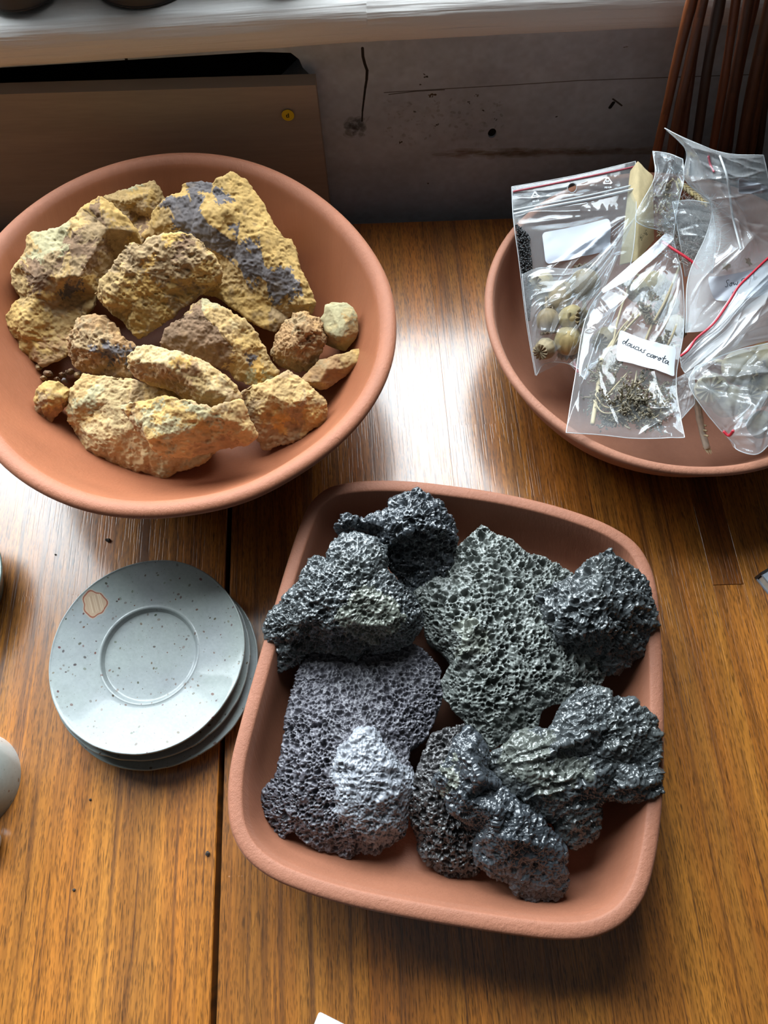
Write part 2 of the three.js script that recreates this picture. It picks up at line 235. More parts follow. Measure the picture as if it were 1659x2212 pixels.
const smoothProf = (prof, k = 6) => { const c = new THREE.CatmullRomCurve3(prof.map(([d, y]) => V3(d, y, 0)), false, 'centripetal'), N = (prof.length - 1) * k; return Array.from({ length: N + 1 }, (_, i) => { const p = c.getPoint(i / N); return [p.x, p.y]; }); };
const clayBump = dataTex(512, 512, (x, y, o) => { o[0] = o[1] = o[2] = 0.5 + 0.3 * fbm(x * .12, y * .12, 2, 3) + .2 * fbm(x * .5, y * .5, 5, 2); });
const clayMap = dataTex(1024, 1024, (x, y, o) => { const a = fbm(x * .012, y * .012, 4, 4), b = fbm(x * .11, y * .11, 9, 3), s = h3(x >> 1, y >> 1, 3) > .9988 ? .35 : 0; const k = 1 + .10 * a + .05 * b; o[0] = .86 * k + s * .3; o[1] = .85 * k + s * .5; o[2] = .84 * k + s * .5; });
clayBump.repeat.set(9, 9); clayMap.repeat.set(3, 3);
const clay = (r, g, b, rough = .52) => phys({ color: lin(r, g, b), map: clayMap, roughness: rough, bumpMap: clayBump, bumpScale: 0.00022, ior: 1.5, specularIntensity: .8 });
const rimClay = (r, g, b) => phys({ color: lin(r, g, b), map: clayMap, roughness: .7, bumpMap: clayBump, bumpScale: 0.0003, sheen: .6, sheenColor: lin(.9, .72, .62), sheenRoughness: .5 });
// how high a vessel's inside stands at a place: what lies in it rests on that, not in the clay
const INSIDE = {};
function inside(loop, prof) { const from = prof.reduce((k, p, i) => p[1] > prof[k][1] ? i : k, 0), inn = prof.slice(from); return (x, z) => { let d = 1e9; for (const p of loop) { const q = (p.x - x) ** 2 + (p.z - z) ** 2; if (q < d) d = q; } d = Math.sqrt(d); if (!inPoly(x, z, loop.xz ??= loop.map((p) => [p.x, p.z]))) return 0; for (let i = 1; i < inn.length; i++) if (inn[i][0] >= d) return lerp(inn[i - 1][1], inn[i][1], clamp((d - inn[i - 1][0]) / (inn[i][0] - inn[i - 1][0]))); return inn[inn.length - 1][1]; }; }
const inPoly = (x, y, P) => { let c = false; for (let i = 0, j = P.length - 1; i < P.length; j = i++) if ((P[i][1] > y) !== (P[j][1] > y) && x < (P[j][0] - P[i][0]) * (y - P[i][1]) / (P[j][1] - P[i][1]) + P[i][0]) c = !c; return c; };
const RIMS = { ochre: 10.8, bags: 8.2, lava: 6.2 };
{
  const px = [[0, 493], [96, 416], [193, 364], [289, 334], [400, 324], [496, 329], [593, 364], [689, 414.5], [762, 473.6], [813, 545], [842, 608], [856, 668], [857, 708], [851, 762], [842, 800], [822, 854], [792, 899.5], [747, 948], [689, 996], [611, 1041], [530, 1077], [400, 1110], [312, 1120], [217, 1113], [136, 1090], [54, 1045], [0, 1002], [-58, 935], [-98, 850], [-112, 760], [-100, 660], [-62, 570]];
  const loop = spline(px.map(([x, y]) => at(x, y, RIMS.ochre)), 200);
  {
    const n = loop.length, mx = loop.reduce((s, p) => s + p.x / n, 0), mz = loop.reduce((s, p) => s + p.z / n, 0), pol = loop.map((p) => [Math.atan2(p.z - mz, p.x - mx), Math.hypot(p.x - mx, p.z - mz)]).sort((a, b) => a[0] - b[0]), K = 4, co = Array(2 * K + 1).fill(0);
    const basis = (a) => { const r = [1]; for (let k = 1; k <= K; k++) r.push(Math.cos(k * a), Math.sin(k * a)); return r; };
    pol.forEach(([a, r], i) => { const w = (((pol[(i + 1) % n][0] - pol[(i + n - 1) % n][0] + 12.566) % 6.2832) / 2) / 6.2832; basis(a).forEach((b, k) => { co[k] += w * r * b * (k ? 2 : 1); }); });
    loop.length = 0; for (let i = 0; i < 220; i++) { const a = i / 220 * Math.PI * 2, r = basis(a).reduce((s, b, k) => s + b * co[k], 0); loop.push({ x: mx + r * Math.cos(a), z: mz + r * Math.sin(a) }); }
  }
  const prof = smoothProf([[.086, .0005], [.082, .003], [.06, .020], [.032, .056], [.014, .084], [.004, .098], [0, .1035], [.0008, .1065], [.0038, .1082], [.0082, .1078], [.0122, .1048], [.0172, .096], [.032, .068], [.052, .042], [.078, .022], [.11, .0135]]);
  const t = thing('round_bowl', 'large round terracotta bowl heaped with ochre rocks', 'bowl', at(425, 760, 0));
  INSIDE.ochre = inside(loop, prof); const [body, rim] = vessel(loop, 0, prof, .0007, 3, [0.0985, 0.0125]); part('body', body, clay(.305, .107, .051, .46), t); part('rim', rim, rimClay(.305, .107, .051), t, 'rounded rim, rougher than the burnished inside');
}
{
  const c = at(1488, 690, RIMS.bags), loop = [];
  const px = [[1055, 640], [1062, 560], [1085, 508], [1058, 700], [1075, 760], [1100, 815], [1150, 880], [1225, 942], [1300, 980], [1400, 1012], [1480, 1023], [1560, 1024], [1610, 1017]].map(([x, y]) => at(x, y, RIMS.bags));
  // circle through the visible rim (least squares)
  let A = [[0, 0, 0], [0, 0, 0], [0, 0, 0]], B = [0, 0, 0]; for (const p of px) { const r = [p.x, p.z, 1], y = p.x * p.x + p.z * p.z; for (let i = 0; i < 3; i++) { B[i] += r[i] * y; for (let j = 0; j < 3; j++) A[i][j] += r[i] * r[j]; } }
  const m = new THREE.Matrix3().set(...A.flat()).invert(), s = V3(...B).applyMatrix3(m), cx = s.x / 2, cz = s.y / 2, r = Math.sqrt(s.z + cx * cx + cz * cz);
  for (let i = 0; i < 200; i++) { const a = i / 200 * Math.PI * 2; loop.push({ x: cx + r * Math.cos(a), z: cz + r * Math.sin(a) }); }
  const prof = smoothProf([[.064, .0005], [.060, .003], [.040, .016], [.018, .044], [.007, .066], [.002, .0755], [0, .079], [.0008, .0812], [.003, .0822], [.0058, .0818], [.0072, .0800], [.009, .0755], [.016, .054], [.030, .030], [.052, .016], [.075, .0115]]);
  const t = thing('round_bowl', 'round terracotta bowl holding clear plastic bags of dried plants', 'bowl', V3(cx, TABLE, cz));
  const [body, rim] = vessel(loop, 0, prof, .0005, 8, [0.0765, 0.0078]); part('body', body, clay(.36, .152, .090, .6), t); part('rim', rim, rimClay(.36, .152, .090), t, 'rounded rim, rougher than the burnished inside');
  console.log('bag bowl', cx.toFixed(3), cz.toFixed(3), r.toFixed(3));
}
{
  const px = [[760, 1038], [860, 1035], [990, 1048], [1110, 1068], [1230, 1098], [1322, 1134], [1376, 1172], [1404, 1215], [1420, 1268], [1432, 1380], [1437, 1520], [1436, 1680], [1428, 1790], [1415, 1870], [1394, 1938], [1352, 1993], [1290, 2024], [1220, 2030], [1120, 2022], [1000, 2005], [870, 1983], [740, 1955], [650, 1927], [575, 1893], [525, 1850], [498, 1795], [491, 1730], [496, 1655], [518, 1560], [552, 1440], [584, 1330], [615, 1225], [645, 1135], [668, 1085], [705, 1052]];
  const loop = spline(px.map(([x, y]) => at(x, y, RIMS.lava)), 220);
  const prof = smoothProf([[.040, .0005], [.036, .002], [.022, .010], [.008, .034], [.002, .053], [0, .058], [.0006, .0605], [.0025, .0615], [.0065, .0616], [.0088, .0608], [.0098, .0588], [.0120, .052], [.0175, .033], [.025, .020], [.037, .0135], [.052, .0118]]);
  const t = thing('square_dish', 'rounded square terracotta dish holding black lava rocks', 'dish', at(980, 1560, 0));
  INSIDE.lava = inside(loop, prof); const [body, rim] = vessel(loop, 0, prof, .0005, 14, [0.0525, 0.0122]); part('body', body, clay(.31, .120, .067, .62), t); part('rim', rim, rimClay(.31, .120, .067), t, 'rounded rim, rougher than the burnished inside');
}
// ---------------------------------------------------------------- stacked saucers
const speck = (seed, spot) => canvasTex(1024, 1024, (c, W) => {
  const R = rng(seed), id = c.createImageData(W, W);
  for (let y = 0; y < W; y++) for (let x = 0; x < W; x++) { const v = 1 + .05 * fbm(x * .01, y * .01, seed, 4) + .035 * fbm(x * .08, y * .08, seed + 5, 3), g = .03 * fbm(x * .006, y * .006, seed + 9, 2), i = (y * W + x) * 4; id.data[i] = 133 * v; id.data[i + 1] = (140 + 60 * g) * v; id.data[i + 2] = (139 - 60 * g) * v; id.data[i + 3] = 255; }
  c.putImageData(id, 0, 0);
  for (let i = 0; i < 1100; i++) { const s = Math.pow(R(), 6); c.fillStyle = `rgba(${48 + 40 * R()},${42 + 20 * R()},${34 + 16 * R()},${.25 + .65 * R()})`; c.beginPath(); c.ellipse(R() * W, R() * W, .9 + s * 8, .9 + s * 5.6, R() * 3, 0, 7); c.fill(); }
  if (spot) { const [x, y] = spot; c.save(); c.translate(x * W, y * W); c.rotate(-.35); const blot = (rx, ry, col) => { c.fillStyle = col; c.beginPath(); for (let i = 0; i <= 40; i++) { const a = i / 40 * 6.283, k = 1 + .09 * Math.sin(a * 3 + 1) + .05 * Math.sin(a * 7); c.lineTo(Math.cos(a) * rx * k, Math.sin(a) * ry * k); } c.fill(); }; blot(66, 76, 'rgba(165,150,135,.7)'); blot(60, 70, '#86503e'); blot(54, 63, '#a8917a'); c.globalAlpha = .55; for (let i = 0; i < 9; i++) { c.strokeStyle = i % 3 ? '#c3b49b' : '#8d765f'; c.lineWidth = 1 + R() * 4; c.beginPath(); c.moveTo(-34 + i * 9, -44); c.lineTo(-38 + i * 9, 46); c.stroke(); } c.restore(); }
});
const glazeBump = dataTex(512, 512, (x, y, o) => { o[0] = o[1] = o[2] = .5 + .35 * fbm(x * .05, y * .05, 3, 3) + .25 * fbm(x * .22, y * .22, 7, 2); });
function saucer(px, py, top, r, seed, label, spot, chip) {
  const c = at(px, py, top), t = thing('saucer', label, 'saucer', V3(c.x, c.y - .0160, c.z), undefined), H = .016;
  const out = [[0, .0022], [.026, .0022], [.0275, 0], [.031, 0], [.0325, .0026], [r * .72, .0068], [r * .93, .0112], [r * .985, .0128], [r, .0142], [r * .998, .0156], [r * .988, .016], [r * .965, .0154], [r * .88, .0142], [r * .70, .0120], [.0372, .0103], [.0350, .0104], [.0338, .0098], [.0325, .0076], [.0305, .0066], [.018, .0064], [0, .0064]];
  const pr = out.map(([d, y]) => new THREE.Vector2(d, y)), sp = new THREE.SplineCurve(pr.slice(4, 20)).getPoints(70), g = new THREE.LatheGeometry([...pr.slice(0, 4), ...sp, pr[20]], 128);
  const p = g.attributes.position, uv = g.attributes.uv;
  for (let i = 0; i < p.count; i++) { const x = p.getX(i), z = p.getZ(i), a = Math.atan2(z, x), q = Math.hypot(x, z) / r, k = 1 + q * q * (.008 * Math.sin(a * 2 + seed) + .004 * Math.sin(a * 5 + seed * 2) + .0025 * chip * noise3(a * 9, seed, 2)); p.setXYZ(i, x * k, p.getY(i) + q * q * .0009 * Math.sin(a * 2 + seed * 3), z * k); uv.setXY(i, .5 + x / r * .49, .5 - z / r * .49); }
  g.computeVertexNormals();
  mesh('body', g, phys({ map: speck(seed, spot), color: lin(1, 1, 1), roughness: .4, bumpMap: glazeBump, bumpScale: .00010, clearcoat: .42, clearcoatRoughness: .05, specularIntensity: .35 }), t);
  return t;
}
const s1 = saucer(341, 1441, 1.65, .0712, 21, 'pale grey-blue speckled saucer, lowest of the stack of three', null, 1.6);
const s2 = saucer(325, 1424, 2.55, .0698, 33, 'pale grey-blue saucer between the top and the bottom one of the stack', null, 2.4);
const s3 = saucer(316.5, 1409, 3.5, .0685, 4, 'top saucer of the stack, pale blue-grey with a brown unglazed spot near its rim', [.5 - .30, .5 - .27], .6);
// other pots at the left edge of the table
const paleGlaze = phys({ map: speck(77), color: lin(.98, .96, .90), roughness: .3, clearcoat: .8, clearcoatRoughness: .12 });
function lathe(pts, seg = 72) { return new THREE.LatheGeometry(new THREE.SplineCurve(pts.map(([a, b]) => new THREE.Vector2(a, b))).getPoints(pts.length * 8), seg); }
{
  const c = at(-60, 1690, 0), t = thing('small_bowl', 'beige-grey glazed bowl turned upside down at the left table edge', 'bowl', c);
  mesh('body', lathe([[0, .0375], [.014, .0372], [.0165, .038], [.019, .0375], [.0205, .033], [.027, .026], [.0315, .014], [.0335, 0], [.0318, .0002], [.029, .014], [.022, .028], [0, .030]]), paleGlaze, t);
}
{
  const c = at(-20, 1822, 0), t = thing('porcelain_dish', 'tiny white glazed dish just showing at the left edge below the upturned bowl', 'dish', c);
  mesh('body', lathe([[0, 0], [.006, 0], [.0085, .003], [.0102, .0085], [.0104, .0098], [.0098, .0100], [.0075, .0045], [.005, .003], [0, .0028]]), phys({ color: lin(1, 1, 1), map: speck(91), roughness: .3, clearcoat: .5, clearcoatRoughness: .08 }), t);
}
{
  const c = at(-105, 1284, 0), t = thing('glazed_bowl', 'pale green-glazed bowl just showing at the left edge beside the saucers', 'bowl', c);
  mesh('body', lathe([[0, 0], [.036, 0], [.041, .004], [.0505, .025], [.052, .0295], [.0500, .030], [.0480, .025], [.039, .008], [0, .006]]), phys({ color: lin(.80, .95, .88), map: speck(63), roughness: .3, clearcoat: .5, clearcoatRoughness: .1 }), t);
}
// ---------------------------------------------------------------- board leaning behind the table, with its sticker
{
  const z = -0.5820, tr = atZ(682, 184, z), tl = atZ(-40, 205, z), th = 0.0125;
  const dx = tr.x - tl.x, W = 1.0, slope = (tr.y - tl.y) / dx, g = new THREE.BufferGeometry();
  const x1 = tr.x, x0 = x1 - W, lean = .012, P = [], q = (x, y, zz) => P.push(x, y, zz);
  const top = (x) => tr.y + (x - x1) * slope; const bot = 0;
  const bx = x1 + .012;
  q(x0, top(x0), z); q(x1, top(x1), z); q(bx, bot, z + .006); q(x0, bot, z + .006);
  q(x0, top(x0) + .001, z - th); q(x1, top(x1) + .001, z - th); q(bx, bot, z + .006 - th); q(x0, bot, z + .006 - th);
  const I = [0, 2, 1, 0, 3, 2, 4, 5, 6, 4, 6, 7, 0, 1, 5, 0, 5, 4, 1, 2, 6, 1, 6, 5, 2, 3, 7, 2, 7, 6, 3, 0, 4, 3, 4, 7];
  const gg = geoOf(P, I, P.flatMap((_, i) => i % 3 ? [] : [P[i], P[i + 1]])).toNonIndexed(); gg.computeVertexNormals();
  const tex = dataTex(512, 512, (x, y, o) => { const v = 1 + .14 * fbm(x * .006, y * .06, 3, 4) + .05 * noise3(x * .1, y * .7, 4); o[0] = .37 * v; o[1] = .305 * v; o[2] = .255 * v; }, true); tex.repeat.set(1.4, 2.4);
  const t = thing('wooden_board', 'brown wooden board with a yellow sticker leaning against the wall', 'board', V3(x0 + W / 2, 0, z));
  part('panel', gg, std({ map: tex, roughness: .75 }), t);
  const s = atZ(622, 249, z + .0018), st = new THREE.CylinderGeometry(.0052, .0052, .0004, 40).rotateX(Math.PI / 2).translate(s.x, s.y, s.z);
  const lab = canvasTex(128, 128, (c) => { c.fillStyle = '#e8c81e'; c.fillRect(0, 0, 128, 128); c.fillStyle = '#1b1a12'; c.font = 'bold 66px sans-serif'; c.textAlign = 'center'; c.fillText('d', 60, 90); });
  const sp = st.attributes.position, su = st.attributes.uv; for (let i = 0; i < sp.count; i++) su.setXY(i, .5 + (sp.getX(i) - s.x) / .0104, .5 + (sp.getY(i) - s.y) / .0104);
  part('sticker', st, std({ map: lab, roughness: .6 }), t, 'small round yellow sticker marked d');
}
// ---------------------------------------------------------------- sticks standing against the sill
{
  const Z = -0.5500, q = (x, y) => atZ(1380 + x / 5.53, y / 5.53, Z);
  const S = [
    [[[190, 1830], [330, 1200], [470, 560], [610, 0]], 96, [.20, .075, .022], 'leftmost dark brown bark stick against the window sill, orange-brown'],
    [[[340, 1830], [440, 1250], [560, 700], [712, 0]], 98, [.115, .045, .018], 'dark brown stick with a pale knot, second from the left'],
    [[[500, 1830], [565, 1300], [620, 900], [690, 420]], 92, [.10, .036, .016], 'reddish dark stick third from the left, ending below the knot'],
    [[[655, 1780], [735, 1200], [815, 650], [935, 0]], 104, [.035, .018, .012], 'almost black stick, fourth from the left at the sill'],
    [[[845, 1780], [930, 1250], [1010, 760], [1118, 0]], 86, [.17, .062, .022], 'thin red-brown stick right of the black one'],
    [[[975, 1830], [1070, 1280], [1170, 700], [1290, 0]], 104, [.085, .034, .015], 'dark brown stick left of the widest gap at the right'],
    [[[1075, 1830], [1150, 1200], [1270, 600], [1400, 0]], 92, [.16, .058, .02], 'red-brown stick crossing close behind the dark brown one'],
    [[[1180, 1880], [1280, 1300], [1390, 750], [1540, 60]], 130, [.095, .045, .02], 'thick mottled brown stick near the right picture edge'],
    [[[1310, 1880], [1420, 1250], [1500, 800], [1640, 200]], 120, [.12, .055, .024], 'mottled stick with bark scars beside the thickest one'],
    [[[1430, 1900], [1500, 1350], [1560, 850], [1660, 300]], 110, [.04, .02, .012], 'black-brown stick cut off by the right picture edge'],
  ];
  const bark = dataTex(256, 512, (x, y, o) => { const a = fbm(x * .05, y * .02, 3, 4), s = sstep(.42, .6, fbm(x * .04, y * .03, 12, 3)); const k = 1 + .5 * a; o[0] = lerp(.62 * k, .95, s * .6); o[1] = lerp(.6 * k, .9, s * .6); o[2] = lerp(.6 * k, .85, s * .6); });
  S.forEach(([pts, w, col, label], k) => {
    const zo = [0, .006, -.004, .002, .004, .0, -.0075, .002, -.006, -.010][k], P = pts.map(([x, y]) => { const p = q(x, y); p.z += zo + .004; return p; });
    const up = P[3].clone().sub(P[2]).normalize(), dn = P[0].clone().sub(P[1]).normalize(), r = w / 5.53 * .00041 / 2 * 1.02;
    const foot = P[0].clone().addScaledVector(dn, (P[0].y - TABLE - .003) / -dn.y); foot.x = lerp(P[0].x, foot.x, .8); foot.z = P[0].z + .006; foot.y = TABLE + r * .3;
    const line = [foot, ...P, P[3].clone().addScaledVector(up, k === 2 ? .004 : .35)];
    const g = tube(line, (t) => r * (1.04 - .12 * t) * (1 + .05 * noise3(t * 18, k, 1) + .16 * Math.pow(Math.max(0, Math.sin(t * 21 + k * 2.1)), 18)), 12);
    const n = g.attributes.uv.count; for (let i = 0; i < n; i++) g.attributes.uv.setXY(i, (i % 12) / 6, Math.floor(i / 12) * .18 + k * .37);
    settle(g, std({ color: lin(...col.map((c, j) => c * [1.15, .85, .7][j])), map: bark, roughness: .5 }), 'bark_stick', label, 'stick', 'bark sticks standing against the window sill');
  });
}
// ---------------------------------------------------------------- dark pots on the sill, their feet just in view
[[28, 22, .034, 'dark pot on the window sill at the far left'], [300, 14, .046, 'wide dark pot on the window sill above the board'], [616, 1, .030, 'dark pot on the window sill, rightmost of the three']].forEach(([px, py, r, label], i) => {
  const c = at(px, py, (SILL_TOP - TABLE) * 100 + .05), t = thing('flower_pot', label, 'pot', V3(c.x, SILL_TOP + .0008, c.z - r * .93));
  mesh('body', lathe([[0, 0], [r * .86, 0], [r * .93, .004], [r * 1.06, .06], [r * 1.12, .085], [r * 1.1, .089], [r * 1.0, .08], [r * .85, .02], [0, .016]]), std({ color: lin(.035, .032, .03), roughness: .6 }), t);
  mesh('soil', new THREE.CylinderGeometry(r * 1.0, r * .97, .006, 40).translate(0, .066, 0), std({ color: lin(.03, .02, .014), roughness: 1 }), t);
});
// ---------------------------------------------------------------- card, notebook and crumbs
{
  const a = at(689, 2185, .1), b = at(770, 2226, .1), d = at(668, 2230, .1), u = b.clone().sub(a).normalize(), v = d.clone().sub(a); v.addScaledVector(u, -v.dot(u)).normalize();
  const sh = new THREE.Shape(), L = .085, M = .055, k = .002; sh.moveTo(k, 0); sh.lineTo(L, 0); sh.lineTo(L, M); sh.lineTo(0, M); sh.lineTo(0, k); sh.quadraticCurveTo(0, 0, k, 0);
  const g = new THREE.ExtrudeGeometry(sh, { depth: .0006, bevelEnabled: false }); g.applyMatrix4(new THREE.Matrix4().makeBasis(u, v, new THREE.Vector3().crossVectors(u, v)));
  g.computeBoundingBox(); g.translate(a.x, TABLE - g.boundingBox.min.y + .0002, a.z);
  settle(g, std({ color: lin(.78, .83, .88), roughness: .6 }), 'paper_card', 'blank white card at the bottom edge of the picture', 'card');
}
{
  const a = at(1645, 1238, 1.2), b = at(1700, 1206, 1.2), d = at(1659, 1292, 1.2), u = b.clone().sub(a).normalize(), v = d.clone().sub(a); v.addScaledVector(u, -v.dot(u)).normalize();
  const t = thing('notebook', 'grey-blue notebook with a black edge at the right picture edge', 'notebook', V3(a.x, TABLE, a.z));
  const slab = (x0, x1, z0, z1, y0, y1) => box(x0, x1, y0, y1, z0, z1).applyMatrix4(new THREE.Matrix4().makeBasis(u, V3(0, 1, 0), v)).translate(0, 0, 0);
  mesh('cover', slab(0, .12, .0012, .16, .0095, .0115), std({ color: lin(.30, .34, .40), roughness: .5 }), t); mesh('pages', slab(.001, .12, .002, .158, .0022, .0095), std({ color: lin(.6, .57, .5), roughness: .9 }), t);
  mesh('cover', slab(0, .12, .0012, .16, .0003, .0022), std({ color: lin(.30, .34, .40), roughness: .5 }), t); mesh('spine', slab(0, .12, -.0008, .0012, .0003, .0118), std({ color: lin(.015, .015, .017), roughness: .45 }), t);
}
[[233, 1167, 1.5, 'dark crumb on the table between the big bowl and the saucers'], [448, 1843, 1.3, 'dark crumb on the table below the saucers'], [195, 1727, .7, 'tiny black crumb on the wood between saucers and table edge'], [120, 1198, .6, 'tiny dark crumb on the bright wood above the saucers'], [160, 1922, .8, 'tiny dark speck low on the left table leaf']].forEach(([px, py, s, label], i) => {
  const g = new THREE.IcosahedronGeometry(.001 * s, 2), p = g.attributes.position; for (let j = 0; j < p.count; j++) { const x = p.getX(j), y = p.getY(j), z = p.getZ(j), k = 1 + .35 * noise3(x * 900 + i, y * 900, z * 900); p.setXYZ(j, x * k * 1.3, y * k * .7, z * k); }
  g.computeVertexNormals(); const c = at(px, py, .05 * s); g.translate(c.x, 0, c.z); g.computeBoundingBox(); g.translate(0, TABLE - g.boundingBox.min.y, 0); settle(g, std({ color: lin(.035, .025, .02), roughness: .9 }), 'crumb', label, 'crumb');
});
// ---------------------------------------------------------------- stones
function delaunay(pts) {                                // Bowyer-Watson over [x, y] pairs; returns index triples
  const n = pts.length, big = 1e5, all = [...pts, [-big, -big], [big, -big], [0, big]];
  const circ = (a, b, c) => { const [ax, ay] = all[a], [bx, by] = all[b], [cx, cy] = all[c], d = 2 * (ax * (by - cy) + bx * (cy - ay) + cx * (ay - by)); const ux = ((ax * ax + ay * ay) * (by - cy) + (bx * bx + by * by) * (cy - ay) + (cx * cx + cy * cy) * (ay - by)) / d, uy = ((ax * ax + ay * ay) * (cx - bx) + (bx * bx + by * by) * (ax - cx) + (cx * cx + cy * cy) * (bx - ax)) / d; return { t: [a, b, c], x: ux, y: uy, r: (ux - ax) ** 2 + (uy - ay) ** 2 }; };
  let T = [circ(n, n + 1, n + 2)];
  for (let i = 0; i < n; i++) {
    const [x, y] = all[i], bad = [], keep = []; for (const t of T) ((x - t.x) ** 2 + (y - t.y) ** 2 < t.r ? bad : keep).push(t);
    const E = new Map(); for (const { t } of bad) for (const [a, b] of [[t[0], t[1]], [t[1], t[2]], [t[2], t[0]]]) { const k = Math.min(a, b) + '_' + Math.max(a, b); E.has(k) ? E.set(k, null) : E.set(k, [a, b]); }
    T = keep; for (const e of E.values()) if (e) T.push(circ(e[0], e[1], i));
  }
  return T.map((t) => t.t).filter((t) => t.every((i) => i < n));
}
function refine(V, A, F, L) {                           // splits every edge longer than L(y of its middle)
  for (let pass = 0; pass < 12; pass++) {
    const mid = new Map(), G = []; let split = 0;
    const half = (a, b) => {
      const k = a < b ? a * 4194304 + b : b * 4194304 + a; let m = mid.get(k); if (m !== undefined) return m;
      const p = V[a], q = V[b], l = typeof L === 'function' ? L(p, q) : L;
      if ((p[0] - q[0]) ** 2 + (p[1] - q[1]) ** 2 + (p[2] - q[2]) ** 2 <= l * l) m = -1; else { m = V.length; V.push([(p[0] + q[0]) / 2, (p[1] + q[1]) / 2, (p[2] + q[2]) / 2]); { const f = noise3(V[m][0] * 170, V[m][1] * 170, V[m][2] * 170) > 0 ? A[a] : A[b]; A.push([f[0], f[1], f[2], (A[a][3] + A[b][3]) / 2]); } split++; }
      mid.set(k, m); return m;
    };
    for (const [a, b, c] of F) {
      const x = half(a, b), y = half(b, c), z = half(c, a), k = (x >= 0) + (y >= 0) + (z >= 0);
      if (!k) G.push([a, b, c]); else if (k === 3) G.push([a, x, z], [x, b, y], [z, y, c], [x, y, z]);
      else if (k === 1) { if (x >= 0) G.push([a, x, c], [x, b, c]); else if (y >= 0) G.push([a, b, y], [a, y, c]); else G.push([a, b, z], [z, b, c]); }
      else if (x < 0) G.push([a, b, y], [a, y, z], [z, y, c]); else if (y < 0) G.push([a, x, z], [x, b, c], [x, c, z]); else G.push([a, x, c], [x, b, y], [x, y, c]);
    }
    F = G; if (!split) break;
  }
  return F;
}
function relax(V, F, times, k = .5) {
  const S = V.map(() => [0, 0, 0, 0]);
  for (let t = 0; t < times; t++) {
    for (const s of S) s[0] = s[1] = s[2] = s[3] = 0;
    for (const f of F) for (let i = 0; i < 3; i++) { const s = S[f[i]], p = V[f[(i + 1) % 3]], q = V[f[(i + 2) % 3]]; s[0] += p[0] + q[0]; s[1] += p[1] + q[1]; s[2] += p[2] + q[2]; s[3] += 2; }
    V.forEach((v, i) => { const s = S[i]; if (s[3]) for (let c = 0; c < 3; c++) v[c] += (s[c] / s[3] - v[c]) * k; });
  }
}
function normals(V, F) {
  const N = new Float32Array(V.length * 3);
  for (const [a, b, c] of F) { const p = V[a], q = V[b], r = V[c], ux = q[0] - p[0], uy = q[1] - p[1], uz = q[2] - p[2], vx = r[0] - p[0], vy = r[1] - p[1], vz = r[2] - p[2], x = uy * vz - uz * vy, y = uz * vx - ux * vz, z = ux * vy - uy * vx; for (const i of [a, b, c]) { N[i * 3] += x; N[i * 3 + 1] += y; N[i * 3 + 2] += z; } }
  for (let i = 0; i < N.length; i += 3) { const l = Math.hypot(N[i], N[i + 1], N[i + 2]) || 1; N[i] /= l; N[i + 1] /= l; N[i + 2] /= l; } return N;
}
